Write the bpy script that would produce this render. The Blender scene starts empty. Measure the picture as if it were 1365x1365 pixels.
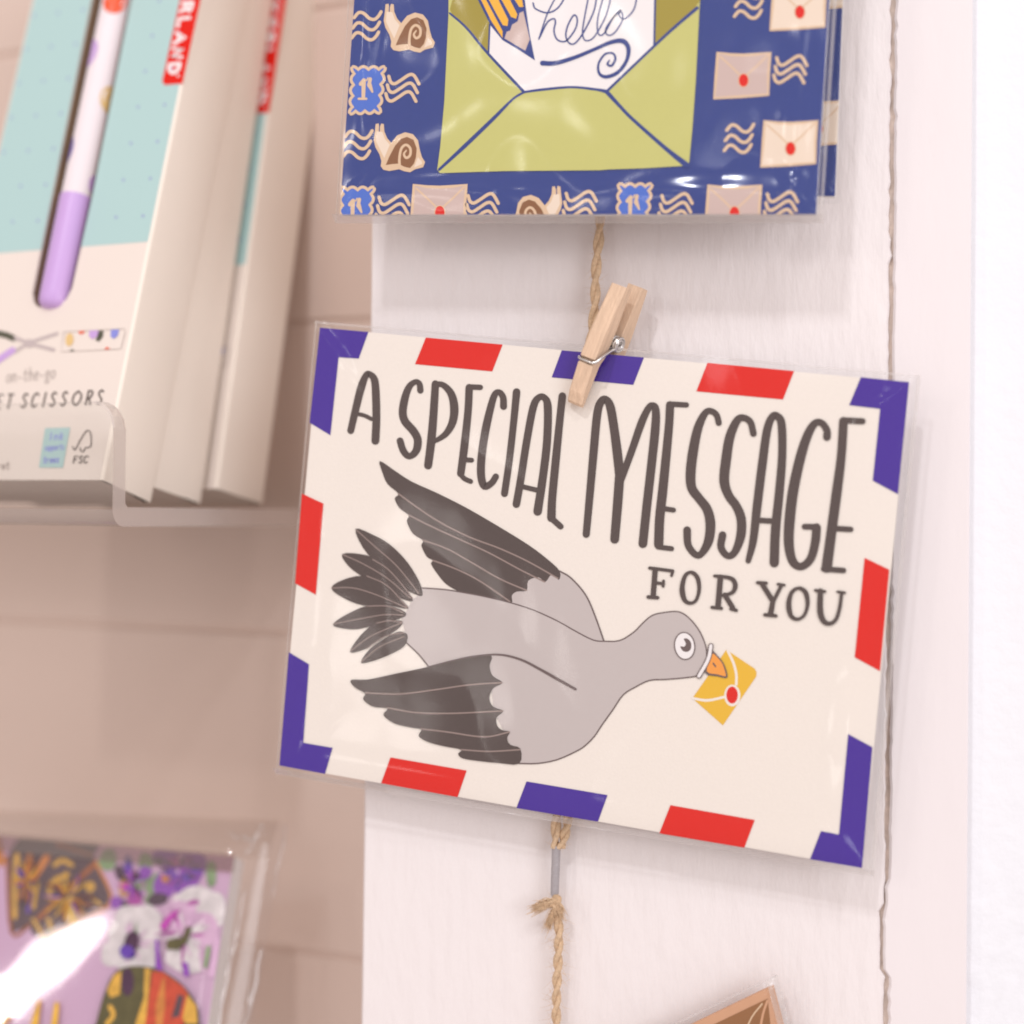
import bpy, bmesh, math, random
from math import radians as R_, sin, cos, pi, atan2
from mathutils import Vector as V, Matrix, noise
from mathutils.geometry import tessellate_polygon

random.seed(7)
sc = bpy.context.scene
col = sc.collection

# ------------------------------------------------------------------ camera
YAW, ROLL, FPX, DIST = R_(15.0), R_(0.55), 2200.0, 0.40
Fw = V((-sin(YAW), cos(YAW), 0))
R0 = V((cos(YAW), sin(YAW), 0)); U0 = V((0, 0, 1))
Cr = R0 * cos(ROLL) + U0 * sin(ROLL)
Cu = U0 * cos(ROLL) - R0 * sin(ROLL)
Cp = V((0, -0.012, 0)) - Fw * DIST
camd = bpy.data.cameras.new('camera'); cam = bpy.data.objects.new('camera', camd); col.objects.link(cam)
cam.matrix_world = Matrix(((Cr.x, Cu.x, -Fw.x, Cp.x), (Cr.y, Cu.y, -Fw.y, Cp.y), (Cr.z, Cu.z, -Fw.z, Cp.z), (0, 0, 0, 1)))
camd.sensor_width = 36; camd.lens = 36 * FPX / 1365.0
camd.clip_start = 0.01; camd.clip_end = 50
camd.dof.use_dof = True; camd.dof.focus_distance = 0.398; camd.dof.aperture_fstop = 4.7
sc.camera = cam

# ------------------------------------------------------------------ world, lamps, exposure
w = bpy.data.worlds.new('World'); sc.world = w; w.use_nodes = True
bg = w.node_tree.nodes['Background']
bg.inputs['Color'].default_value = (1.0, 0.865, 0.83, 1); bg.inputs['Strength'].default_value = 0.70
def lamp(name, loc, target, power, size, color, size_y=None):
    d = bpy.data.lights.new(name, 'AREA'); d.energy = power; d.color = color; d.shape = 'DISK'; d.size = size
    if size_y: d.shape = 'RECTANGLE'; d.size_y = size_y
    o = bpy.data.objects.new(name, d); col.objects.link(o); o.location = loc
    o.rotation_euler = (V(target) - V(loc)).to_track_quat('-Z', 'Y').to_euler(); return o
lamp('ceiling_spot', (-0.20, -1.15, 1.10), (0, 0, 0), 6.2, 0.09, (0.95, 0.96, 1.0))
lamp('ceiling_spot', (0.50, -0.95, 1.05), (0, 0, 0), 2.2, 0.10, (0.97, 0.97, 1.0))
lamp('sheen_lamp', (-0.39, -1.47, 0.50), (0, 0, 0.08), 0.30, 0.09, (1.0, 0.97, 0.95))
lamp('sheen_lamp', (-0.56, -1.44, -0.19), (0, 0, 0), 0.5, 0.24, (1.0, 0.94, 0.90))  # added unseen lamp, placed to mirror as soft sheen on the bird card's sleeve
lamp('sheen_lamp', (0.05, -1.5, 0.36), (0, 0, 0), 0.5, 0.26, (0.95, 0.96, 1.0))  # another unseen lamp, added for reflections on the sleeves
lamp('daylight', (1.00, -0.95, 0.22), (-0.08, 0, 0), 6.6, 0.8, (0.90, 0.94, 1.0))
strip = bpy.data.lights.new('added_glare_lamp', 'AREA'); strip.shape = 'RECTANGLE'; strip.energy = 1.0; strip.color = (1.0, 0.94, 0.90)  # added unseen strip, shaped and aimed to mirror as the film's glare band
strip.size = 0.26; strip.size_y = 0.013
strip_o = bpy.data.objects.new('added_glare_lamp', strip); col.objects.link(strip_o)
sc.view_settings.view_transform = 'Standard'; sc.view_settings.look = 'None'
sc.view_settings.exposure = 0.05; sc.view_settings.gamma = 1.0
sc.render.engine = 'CYCLES'
sc.cycles.use_denoising = True; sc.cycles.sampling_pattern = 'TABULATED_SOBOL'; sc.cycles.use_adaptive_sampling = False; sc.cycles.filter_width = 1.9
sc.cycles.max_bounces = 10; sc.cycles.transparent_max_bounces = 24
sc.cycles.caustics_reflective = False; sc.cycles.caustics_refractive = False

# ------------------------------------------------------------------ projection helpers (place things on their real planes)
def ray(px, py):
    return (Fw + Cr * ((px - 682.5) / FPX) + Cu * ((682.5 - py) / FPX))
def hit(px, py, p0, n):
    d = ray(px, py); return Cp + d * ((p0 - Cp).dot(n) / d.dot(n))
def proj(p):
    q = p - Cp; z = q.dot(Fw); return (682.5 + FPX * q.dot(Cr) / z, 682.5 - FPX * q.dot(Cu) / z)
NY = V((0, -1, 0))
def wp(px, py, y): return hit(px, py, V((0, y, 0)), NY)

# ------------------------------------------------------------------ objects
def tag(o, label=None, cat=None, group=None, kind=None):
    if label: o['label'] = label
    if cat: o['category'] = cat
    if group: o['group'] = group
    if kind: o['kind'] = kind
    return o
def empty(name, loc=(0, 0, 0), parent=None):
    o = bpy.data.objects.new(name, None); col.objects.link(o); o.location = loc
    o.empty_display_size = 0.01
    if parent: o.parent = parent
    return o
class MB:
    def __init__(s): s.v = []; s.f = []; s.m = []; s.mats = []
    def mi(s, mat):
        if mat not in s.mats: s.mats.append(mat)
        return s.mats.index(mat)
    def face(s, pts, mat):
        i = len(s.v); s.v += [tuple(p) for p in pts]; s.f.append(list(range(i, i + len(pts)))); s.m.append(s.mi(mat))
    def grid(s, rows, mat, closed=False):
        i = len(s.v); n = len(rows[0])
        for r in rows: s.v += [tuple(p) for p in r]
        k = s.mi(mat)
        for a in range(len(rows) - 1):
            for b in range(n if closed else n - 1):
                c = (b + 1) % n
                s.f.append([i + a * n + b, i + a * n + c, i + (a + 1) * n + c, i + (a + 1) * n + b]); s.m.append(k)
    def build(s, name, parent=None, origin=None, smooth=False, weld=False):
        me = bpy.data.meshes.new(name)
        o3 = V(origin) if origin is not None else V((0, 0, 0))
        me.from_pydata([tuple(V(p) - o3) for p in s.v], [], s.f)
        for m in s.mats: me.materials.append(m)
        me.polygons.foreach_set('material_index', s.m)
        if smooth: me.polygons.foreach_set('use_smooth', [True] * len(s.f))
        if weld:
            b = bmesh.new(); b.from_mesh(me); bmesh.ops.remove_doubles(b, verts=b.verts, dist=1e-6)
            bmesh.ops.recalc_face_normals(b, faces=b.faces); b.to_mesh(me); b.free()
        me.update()
        o = bpy.data.objects.new(name, me); col.objects.link(o)
        if parent is not None:
            o.parent = parent
            if origin is None: o.matrix_parent_inverse = parent.matrix_basis.inverted()
        elif origin is not None: o.location = o3
        return o

# ------------------------------------------------------------------ materials
MT = {}
def mat(name, c, rough=0.55, spec=0.3, metal=0.0, var=0.0, vscale=200, bump=0.0, bscale=(600, 600, 600), coat=0.0, bdist=0.0005, detail=4, grain=None):
    if name in MT: return MT[name]
    m = bpy.data.materials.new(name); m.use_nodes = True; nt = m.node_tree; p = nt.nodes['Principled BSDF']
    p.inputs['Base Color'].default_value = (*c, 1); p.inputs['Roughness'].default_value = rough
    p.inputs['Specular IOR Level'].default_value = spec; p.inputs['Metallic'].default_value = metal
    p.inputs['Coat Weight'].default_value = coat; p.inputs['Coat Roughness'].default_value = 0.15
    tc = nt.nodes.new('ShaderNodeTexCoord')
    if var > 0:
        nz = nt.nodes.new('ShaderNodeTexNoise'); nz.inputs['Scale'].default_value = vscale; nz.inputs['Detail'].default_value = 5
        if grain:
            vr = nt.nodes.new('ShaderNodeVectorRotate'); vr.rotation_type = 'Y_AXIS'; vr.inputs['Angle'].default_value = grain[0]
            mg = nt.nodes.new('ShaderNodeMapping'); mg.inputs['Scale'].default_value = grain[1]
            nt.links.new(tc.outputs['Object'], vr.inputs['Vector']); nt.links.new(vr.outputs[0], mg.inputs['Vector']); nt.links.new(mg.outputs[0], nz.inputs['Vector'])
        else:
            nt.links.new(tc.outputs['Object'], nz.inputs['Vector'])
        mx = nt.nodes.new('ShaderNodeMix'); mx.data_type = 'RGBA'
        mx.inputs[6].default_value = (*[min(1, x * (1 + var)) for x in c], 1); mx.inputs[7].default_value = (*[x * (1 - var) for x in c], 1)
        nt.links.new(nz.outputs['Fac'], mx.inputs[0]); nt.links.new(mx.outputs[2], p.inputs['Base Color'])
    if bump > 0:
        mp = nt.nodes.new('ShaderNodeMapping'); mp.inputs['Scale'].default_value = bscale
        nb = nt.nodes.new('ShaderNodeTexNoise'); nb.inputs['Scale'].default_value = 1.0; nb.inputs['Detail'].default_value = detail
        bp = nt.nodes.new('ShaderNodeBump'); bp.inputs['Strength'].default_value = bump; bp.inputs['Distance'].default_value = bdist
        nt.links.new(tc.outputs['Object'], mp.inputs['Vector']); nt.links.new(mp.outputs['Vector'], nb.inputs['Vector'])
        nt.links.new(nb.outputs['Fac'], bp.inputs['Height']); nt.links.new(bp.outputs['Normal'], p.inputs['Normal'])
    MT[name] = m; return m
def film(name, tint=(0.985, 0.985, 0.985), refl=0.05, milk=0.03, rough=0.06, bump=0.25, bscale=(60, 60, 20), milkc=(0.9, 0.86, 0.84), bdist=0.002):
    m = bpy.data.materials.new(name); m.use_nodes = True; nt = m.node_tree; nt.nodes.clear()
    out = nt.nodes.new('ShaderNodeOutputMaterial')
    tr = nt.nodes.new('ShaderNodeBsdfTransparent'); tr.inputs['Color'].default_value = (*tint, 1)
    df = nt.nodes.new('ShaderNodeBsdfDiffuse'); df.inputs['Color'].default_value = (*milkc, 1)
    gl = nt.nodes.new('ShaderNodeBsdfGlossy'); gl.inputs['Roughness'].default_value = rough
    lw = nt.nodes.new('ShaderNodeLayerWeight'); lw.inputs['Blend'].default_value = 0.5
    mr = nt.nodes.new('ShaderNodeMapRange'); mr.inputs['To Min'].default_value = refl; mr.inputs['To Max'].default_value = min(1, refl * 8)
    pw = nt.nodes.new('ShaderNodeMath'); pw.operation = 'POWER'; pw.inputs[1].default_value = 3
    m1 = nt.nodes.new('ShaderNodeMixShader'); m1.inputs[0].default_value = milk
    m2 = nt.nodes.new('ShaderNodeMixShader')
    L = nt.links.new
    L(lw.outputs['Facing'], pw.inputs[0]); L(pw.outputs[0], mr.inputs['Value']); L(mr.outputs[0], m2.inputs[0])
    L(tr.outputs[0], m1.inputs[1]); L(df.outputs[0], m1.inputs[2]); L(m1.outputs[0], m2.inputs[1]); L(gl.outputs[0], m2.inputs[2]); L(m2.outputs[0], out.inputs[0])
    if bump > 0:
        tc = nt.nodes.new('ShaderNodeTexCoord'); mp = nt.nodes.new('ShaderNodeMapping'); mp.inputs['Scale'].default_value = bscale
        nb = nt.nodes.new('ShaderNodeTexNoise'); nb.inputs['Scale'].default_value = 1; nb.inputs['Detail'].default_value = 2; nb.inputs['Distortion'].default_value = 0.6
        bp = nt.nodes.new('ShaderNodeBump'); bp.inputs['Strength'].default_value = bump; bp.inputs['Distance'].default_value = bdist
        L(tc.outputs['Object'], mp.inputs['Vector']); L(mp.outputs[0], nb.inputs['Vector']); L(nb.outputs['Fac'], bp.inputs['Height']); L(bp.outputs[0], gl.inputs['Normal'])
    return m

M_post = mat('white_paint', (0.80, 0.745, 0.735), 0.5, 0.3, var=0.015, vscale=30, bump=0.5, bscale=(240, 60, 70), bdist=0.0013)
M_edge = mat('white_paint_edge', (0.79, 0.735, 0.735), 0.5, 0.3, var=0.015, vscale=30, bump=0.2, bscale=(160, 40, 45), bdist=0.001)
M_gap = mat('bare_gap', (0.66, 0.56, 0.49), 0.9, 0.1, var=0.4, vscale=400)
M_stucco = mat('stucco_white', (0.80, 0.81, 0.84), 0.85, 0.1, bump=0.12, bscale=(300, 300, 300), bdist=0.003, detail=6)
M_slat = mat('slatwall_laminate', (0.70, 0.56, 0.485), 0.45, 0.35, var=0.06, vscale=9)
M_groove = mat('slatwall_groove', (0.70, 0.56, 0.485), 0.7, 0.2)
M_paper = mat('cream_card', (0.83, 0.76, 0.685), 0.5, 0.3, var=0.03, vscale=1800, bump=0.1, bscale=(1500, 1500, 1500))
M_env = mat('white_envelope', (0.82, 0.79, 0.77), 0.6, 0.2)
M_ink = mat('print_charcoal', (0.083, 0.060, 0.054), 0.55, 0.2, var=0.08, vscale=900)
M_line = mat('print_outline', (0.14, 0.10, 0.095), 0.55, 0.2)
M_vein = mat('print_feather_line', (0.29, 0.215, 0.19), 0.55, 0.2)
M_grey = mat('print_bird_grey', (0.53, 0.47, 0.45), 0.55, 0.2, var=0.015, vscale=700)
M_pur = mat('print_violet', (0.056, 0.020, 0.29), 0.5, 0.2, var=0.03, vscale=700)
M_red = mat('print_red', (0.70, 0.014, 0.007), 0.5, 0.15, var=0.02, vscale=700)
M_yel = mat('print_mustard', (0.78, 0.46, 0.035), 0.55, 0.2)
M_ora = mat('print_orange', (0.85, 0.33, 0.06), 0.55, 0.2)
M_wht = mat('print_white', (0.84, 0.80, 0.79), 0.55, 0.2)
M_blue = mat('print_navy', (0.029, 0.052, 0.225), 0.5, 0.2, var=0.06, vscale=600)
M_green = mat('print_lime', (0.54, 0.525, 0.17), 0.5, 0.3, var=0.02, vscale=500)
M_olive = mat('print_olive', (0.34, 0.27, 0.035), 0.5, 0.3)
M_tan = mat('print_tan', (0.70, 0.50, 0.33), 0.55, 0.2)
M_cream = mat('print_pale_tan', (0.80, 0.66, 0.53), 0.55, 0.2)
M_mauve = mat('print_mauve', (0.58, 0.44, 0.40), 0.55, 0.2)
M_brown = mat('print_brown', (0.24, 0.105, 0.045), 0.55, 0.2)
M_sky = mat('print_bright_blue', (0.075, 0.16, 0.56), 0.55, 0.2)
M_pen = mat('print_pencil_yellow', (0.85, 0.45, 0.05), 0.55, 0.2)
M_wood = mat('peg_wood', (0.72, 0.52, 0.37), 0.65, 0.2, var=0.26, vscale=1.0, bump=0.5, bscale=(1500, 1500, 400), grain=(R_(-21), (1500, 1500, 70)))
M_steel = mat('spring_steel', (0.72, 0.70, 0.68), 0.28, 0.5, metal=1.0)
M_jute = mat('jute', (0.66, 0.475, 0.31), 0.85, 0.1, var=0.38, vscale=1400, bump=1.0, bscale=(2500, 2500, 700), bdist=0.0004)
M_crimp = mat('grey_crimp', (0.36, 0.33, 0.34), 0.35, 0.5, var=0.12, vscale=900, bump=0.3, bscale=(1500, 1500, 1500))
M_kraft = mat('kraft_card', (0.62, 0.34, 0.20), 0.6, 0.2, var=0.05, vscale=500)
M_kraft2 = mat('kraft_print', (0.27, 0.12, 0.045), 0.55, 0.2, var=0.25, vscale=60)
M_carton = mat('carton_lightened', (0.89, 0.80, 0.70), 0.5, 0.3, var=0.012, vscale=80)  # same board, lightened to make up for weak light on the sides
M_carton2 = mat('carton_front_dimmed', (0.79, 0.70, 0.63), 0.5, 0.3, var=0.012, vscale=80)  # same board, darkened to offset the strong light on the front
M_inner = mat('carton_inside', (0.33, 0.23, 0.15), 0.8, 0.1)
M_teal = mat('carton_teal', (0.42, 0.60, 0.585), 0.5, 0.3)
M_dot = mat('carton_dot', (0.27, 0.28, 0.56), 0.5, 0.3)
M_lil = mat('lilac_plastic', (0.56, 0.36, 0.69), 0.35, 0.4)
M_pwhite = mat('white_plastic', (0.83, 0.74, 0.76), 0.35, 0.4)
M_dred = mat('dot_red', (0.80, 0.09, 0.02), 0.35, 0.4)
M_dyel = mat('dot_yellow', (0.75, 0.52, 0.22), 0.35, 0.4)
M_dvio = mat('dot_violet', (0.14, 0.09, 0.40), 0.35, 0.4)
M_dgrn = mat('dot_green_grey', (0.09, 0.09, 0.06), 0.4, 0.3)
M_dblu = mat('dot_blue', (0.25, 0.27, 0.68), 0.4, 0.3)
M_txt = mat('carton_text', (0.10, 0.075, 0.065), 0.5, 0.2)
M_txt2 = mat('carton_text_grey', (0.36, 0.30, 0.27), 0.5, 0.2)
M_blade = mat('print_blade', (0.52, 0.44, 0.43), 0.5, 0.2)
M_pinkp = mat('pack_lilac', (0.60, 0.385, 0.55), 0.5, 0.3)
M_sleeve = film('cellophane', refl=0.034, milk=0.008, rough=0.13, bump=0.42, bscale=(34, 34, 13))
M_seam = film('cellophane_seam', refl=0.06, milk=0.28, rough=0.15, bump=0.3, bscale=(200, 200, 200), milkc=(0.75, 0.69, 0.66))
M_acryl = film('acrylic', tint=(0.98, 0.98, 0.975), refl=0.045, milk=0.0, rough=0.03, bump=0.0)
M_acedge = film('acrylic_edge', tint=(0.80, 0.78, 0.75), refl=0.13, milk=0.50, rough=0.10, bump=0.1, bscale=(300, 300, 300), milkc=(0.80, 0.70, 0.65))
M_acbend = film('acrylic_bend', tint=(0.80, 0.77, 0.74), refl=0.09, milk=0.28, rough=0.08, bump=0.2, bscale=(20, 500, 500), milkc=(0.52, 0.46, 0.43))
M_rib = film('pack_fold', tint=(0.92, 0.91, 0.91), refl=0.22, milk=0.10, rough=0.16, bump=0.1, bscale=(70, 70, 30), milkc=(0.8, 0.75, 0.74))
M_header_shade = film('pack_header_shade', tint=(0.88, 0.84, 0.81), refl=0.05, milk=0.04, rough=0.1, bump=0.0, milkc=(0.6, 0.5, 0.46))  # painted shade: tint darkens the empty film above the sheet
M_top_shade = film('pack_top_shade', tint=(0.66, 0.58, 0.54), refl=0.04, milk=0.12, rough=0.2, bump=0.0, milkc=(0.6, 0.5, 0.46))  # dark tint stands in for the shade along the sheet's top edge
M_shell = film('pack_film', tint=(0.96, 0.955, 0.955), refl=0.05, milk=0.03, rough=0.04, bump=0.01, bscale=(70, 70, 30), milkc=(0.75, 0.68, 0.66))

# ------------------------------------------------------------------ flat print
def smooth(pts, n=6, closed=False):
    P = [V((p[0], p[1])) for p in pts]; out = []
    N = len(P); rng = range(N if closed else N - 1)
    for i in rng:
        p1, p2 = P[i], P[(i + 1) % N]
        p0 = P[i - 1] if (i > 0 or closed) else p1 * 2 - p2
        p3 = P[(i + 2) % N] if (i + 2 < N or closed) else p2 * 2 - p1
        for k in range(n):
            t = k / n
            out.append(0.5 * ((2 * p1) + (p2 - p0) * t + (2 * p0 - 5 * p1 + 4 * p2 - p3) * t * t + (3 * p1 - p0 - 3 * p2 + p3) * t ** 3))
    if not closed: out.append(P[-1])
    return [(p.x, p.y) for p in out]
def clip_poly(poly, clip):
    out = poly; n = len(clip)
    for i in range(n):
        a, b = clip[i], clip[(i + 1) % n]; src = out; out = []
        if not src: break
        def side(p): return (b[0] - a[0]) * (p[1] - a[1]) - (b[1] - a[1]) * (p[0] - a[0])
        for j in range(len(src)):
            p, q = src[j], src[(j + 1) % len(src)]; sp, sq = side(p), side(q)
            if sp >= 0: out.append(p)
            if (sp >= 0) != (sq >= 0):
                t = sp / (sp - sq); out.append((p[0] + (q[0] - p[0]) * t, p[1] + (q[1] - p[1]) * t))
    return out
class Print:
    """flat ink on a plane: pixel coordinates of one photograph crop -> points on the plane"""
    def __init__(s, p0, n, h=0.00012, clip=None):
        s.p0 = p0; s.n = n; s.h = h; s.clip = clip; s.mb = MB(); s.k = 0; s.o = (0, 0, 1.0)
    def at(s, ox, oy, sc_): s.o = (ox, oy, sc_); return s
    def px(s, p): return (s.o[0] + p[0] / s.o[2], s.o[1] + p[1] / s.o[2])
    def pt(s, q): return hit(q[0], q[1], s.p0, s.n) + s.n * (s.h + s.k * 6e-6)
    def tri(s, tris, m):
        for t in tris:
            if s.clip: t = clip_poly(t, s.clip)
            if len(t) >= 3: s.mb.face([s.pt(q) for q in t], m)
    def poly(s, pts, m, sm=0):
        s.k += 1
        if sm: pts = smooth(pts, sm, True)
        P = [s.px(p) for p in pts]
        tr = tessellate_polygon([[V((q[0], q[1], 0)) for q in P]])
        s.tri([[P[i] for i in t] for t in tr], m)
    def ell(s, c, rx, ry, m, a=0.0, n=28):
        s.poly([(c[0] + rx * cos(t) * cos(a) - ry * sin(t) * sin(a), c[1] + rx * cos(t) * sin(a) + ry * sin(t) * cos(a)) for t in [2 * pi * i / n for i in range(n)]], m)
    def stroke(s, pts, wd, m, sm=6, closed=False, cap=True):
        s.k += 1
        ws = wd if isinstance(wd, (list, tuple)) else None
        n0 = len(pts)
        P = smooth(pts, sm, closed) if sm and n0 > 2 else list(pts)
        if closed: P = P + [P[0]]
        N = len(P)
        def W(i):
            if ws is None: return wd * 0.5
            t = i / (N - 1) * (len(ws) - 1); a = min(int(t), len(ws) - 2); return 0.5 * (ws[a] + (ws[a + 1] - ws[a]) * (t - a))
        L = []; Rr = []
        for i in range(N):
            a = V(P[max(0, i - 1)]); b = V(P[min(N - 1, i + 1)])
            if closed and i in (0, N - 1): a, b = V(P[N - 2]), V(P[1])
            d = (b - a); d = d.normalized() if d.length > 1e-9 else V((1, 0)); nn = V((-d.y, d.x)); p = V(P[i])
            L.append(p + nn * W(i)); Rr.append(p - nn * W(i))
        q = lambda p: s.px((p[0], p[1]))
        for i in range(N - 1):
            A, B, C, D = q(L[i]), q(L[i + 1]), q(Rr[i + 1]), q(Rr[i])
            s.tri([[A, B, C], [A, C, D]], m)
        if cap and not closed:
            for i, sg in ((0, -1), (N - 1, 1)):
                p = V(P[i]); r = W(i)
                d = (V(P[1]) - V(P[0])) if i == 0 else (V(P[-1]) - V(P[-2])); a0 = atan2(d.y, d.x) * 1.0
                fan = [(p.x + r * cos(a0 + sg * pi / 2 * 0 + (pi if sg < 0 else 0) + t), p.y + r * sin(a0 + (pi if sg < 0 else 0) + t)) for t in [-pi / 2 + pi * k / 6 for k in range(7)]]
                F = [q(f) for f in fan]
                s.tri([[F[0], F[k], F[k + 1]] for k in range(1, 6)], m)
    def build(s, name, parent):
        return s.mb.build(name, parent)

def slab(mb, q, n, th, mf, me_):
    """thin sheet: quad q, extruded backwards along -n by th"""
    b = [p - n * th for p in q]; N = len(q)
    mb.face(q, mf); mb.face(list(reversed(b)), me_)
    for i in range(N): mb.face([q[(i + 1) % N], q[i], b[i], b[(i + 1) % N]], me_)

def sleeve(name, parent, corners, n, depth, lift, m, seam=None, seam_w=0.03, sides=(0,), amp=0.0004, seed=0):
    """clear bag: pillow of two sheets that meet at the border. corners TL,TR,BR,BL on the front plane of what is inside"""
    mb = MB(); NX, NZ = 150, 120
    TL, TR, BR, BL = corners
    def base(a, b): return (TL * (1 - a) + TR * a) * (1 - b) + (BL * (1 - a) + BR * a) * b
    for front in (1, 0):
        rows = []
        for j in range(NZ + 1):
            b = j / NZ; b = 0.5 * b + 0.5 * (0.5 - 0.5 * cos(pi * b)); r = []
            for i in range(NX + 1):
                a = i / NX; a = 0.5 * a + 0.5 * (0.5 - 0.5 * cos(pi * a))
                e = min(min(a, 1 - a) / 0.012, (1 - b) / 0.016, 1.0); e = e * e * (3 - 2 * e)
                p = base(a, b); nz = noise.noise(p * 40 + V((seed, front * 9, 0))) * amp * e
                dl = min(a, 1 - a) * 0.142; db = (1 - b) * 0.11
                cr = 0.0012 * math.exp(-((dl - 0.0075) / 0.0034) ** 2) * (0.5 + noise.noise(V((p.z * 30, seed, a > .5)))) + 0.0012 * math.exp(-((db - 0.0065) / 0.0032) ** 2) * (0.5 + noise.noise(V((p.x * 30, seed, 7))))
                dt = b * 0.11; kk_ = min(db, dt)
                cr = max(0, cr) + 0.0008 * math.exp(-((dl - kk_) / 0.0016) ** 2) * max(0, 1 - dl / 0.020) * min(1, dl / 0.003)
                top = lift + abs(nz) + cr; bot = -depth - abs(nz)
                mid = -depth * 0.5
                h = mid + ((top if front else bot) - mid) * (0.06 + 0.94 * e)
                r.append(p + n * h)
            rows.append(r)
        mb.grid(rows, m)
    o = mb.build(name, parent, smooth=True)
    if seam:
        sm = MB()
        for k in (0, 1, 2, 3):
            sw = seam_w if k in sides else 0.0055
            A, B = corners[k], corners[(k + 1) % 4]
            C, D = corners[(k + 2) % 4], corners[(k + 3) % 4]
            i0 = A + (D - A) * sw; i1 = B + (C - B) * sw
            pts = []
            for t in range(25):
                t /= 24; nz = noise.noise((A + (B - A) * t) * 80) * 0.00025
                pts.append([(A + (B - A) * t) + n * (-depth * 0.5 + 0.0004 + nz), (i0 + (i1 - i0) * t) + n * ((lift + 0.00035 if k in sides else -depth * 0.3 + 0.0006) + nz)])
            sm.grid(pts, seam)
        s2 = sm.build('seam', o, smooth=True); s2.matrix_parent_inverse = Matrix()
        s2.matrix_parent_inverse = (parent.matrix_basis @ o.matrix_parent_inverse).inverted() if parent else Matrix()
    return o

# ================================================================== SETTING
def seg_poly(n, a, b, jit, seed):
    return [(a[0] + (b[0] - a[0]) * t / n + (noise.noise(V((seed, t * 0.9, 0))) + 0.6 * noise.noise(V((seed, t * 0.27, 3)))) * jit, a[1] + (b[1] - a[1]) * t / n) for t in range(n + 1)]
post = tag(empty('post', wp(890, 1365, 0.0)), kind='structure')
def board(name, lpts, rpts, y, th, m):
    mb = MB(); rows = []
    for (l, r) in zip(lpts, rpts):
        A, B = wp(*l, y), wp(*r, y); rows.append([A + V((0, th, 0)), A + V((0, 0.0006, 0)), A + V((0.0006, 0, 0))] + [A + (B - A) * k / 8 for k in range(1, 8)] + [B - V((0.0004, 0, 0)), B + V((0, 0.0005, 0)), B + V((0, th, 0))])
    mb.grid(rows, m); return mb.build(name, post)
NS = 150
crackL = seg_poly(NS, (1188.5, -140), (1176.5, 1500), 2.6, 1.3)
crackR = seg_poly(NS, (1194.0, -140), (1182.5, 1500), 2.6, 5.1)
# the paint bridges or opens the joint here and there
for i in range(NS + 1):
    y = crackL[i][1]
    if 1205 < y < 1300: crackL[i] = (crackL[i][0] - 6, y); crackR[i] = (crackR[i][0] - 7, y)
    if 318 < y < 345: crackL[i] = (crackL[i][0] + 3.5, y)
    if 1180 < y < 1205: crackR[i] = (crackR[i][0] - 4.5, y)
leftE = [(499.0 - 14.5 * (p[1]) / 1100.0, p[1]) for p in crackL]
edgeR = [(1296.5 - 8.5 * p[1] / 1365.0, p[1]) for p in crackL]
board('face_board', leftE, crackL, 0.0, 0.05, M_post)
board('edge_board', crackR, edgeR, -0.0004, 0.05, M_edge)
mb = MB(); mb.face([wp(1170, -140, 0.0014), wp(1205, -140, 0.0014), wp(1205, 1500, 0.0014), wp(1165, 1500, 0.0014)], M_gap); mb.build('gap_filler', post)

mb = MB()
A, B = wp(1290, 1500, 0.004), wp(1290, -140, 0.004)
x0 = min(A.x, B.x) - 0.004
nx, nz = 60, 200
rows = []
for j in range(nz + 1):
    z = -0.22 + 0.44 * j / nz; r = []
    for i in range(nx + 1):
        x = x0 + 0.14 * i / nx
        k = max(0.0, min(1.0, (-0.045 - z) / 0.05))
        d = 0.0007 * k * (noise.noise(V((x * 420, z * 420, 1))) + 0.5 * noise.noise(V((x * 900, z * 900, 2)))) + 0.0002 * noise.noise(V((x * 60, z * 60, 5)))
        r.append(V((x, 0.004 - d, z)))
    rows.append(r)
mb.grid(rows, M_stucco)
tag(mb.build('side_wall', smooth=True), kind='structure')

# display fixture behind, turned a little away from the post
FY = R_(11.0)
fu = V((cos(FY), -sin(FY), 0)); fn = V((sin(FY), cos(FY), 0)); fz = V((0, 0, 1))
dO = 0.405
O = Cp + ray(150, 676) * dO          # inner front right corner of the tray floor
LW = 0.098
def fx(u, n, z): return O + fu * u + fn * n + fz * z
back = tag(empty('back_wall', fx(0, LW, -0.2)), kind='structure')
gz = [-0.237, -0.133, -0.0375, 0.056, 0.150, 0.25]
for a, b in zip(gz[:-1], gz[1:]):
    mb = MB(); g = 0.0007; rows = []
    prof = [(a, 0.0009), (a + g, 0.00085), (a + g, 0.0004), (a + g + 0.0008, 0), (b - g - 0.0008, 0), (b - g, 0.0004), (b - g, 0.00085), (b, 0.0009)]
    mats = [M_groove, M_groove, M_slat, M_slat, M_slat, M_groove, M_groove]
    for (p, q, m) in zip(prof[:-1], prof[1:], mats):
        mb.face([fx(-0.35, LW + p[1], p[0]), fx(0.5, LW + p[1], p[0]), fx(0.5, LW + q[1], q[0]), fx(-0.35, LW + q[1], q[0])], m)
    mb.build('wall_panel', back)

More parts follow.
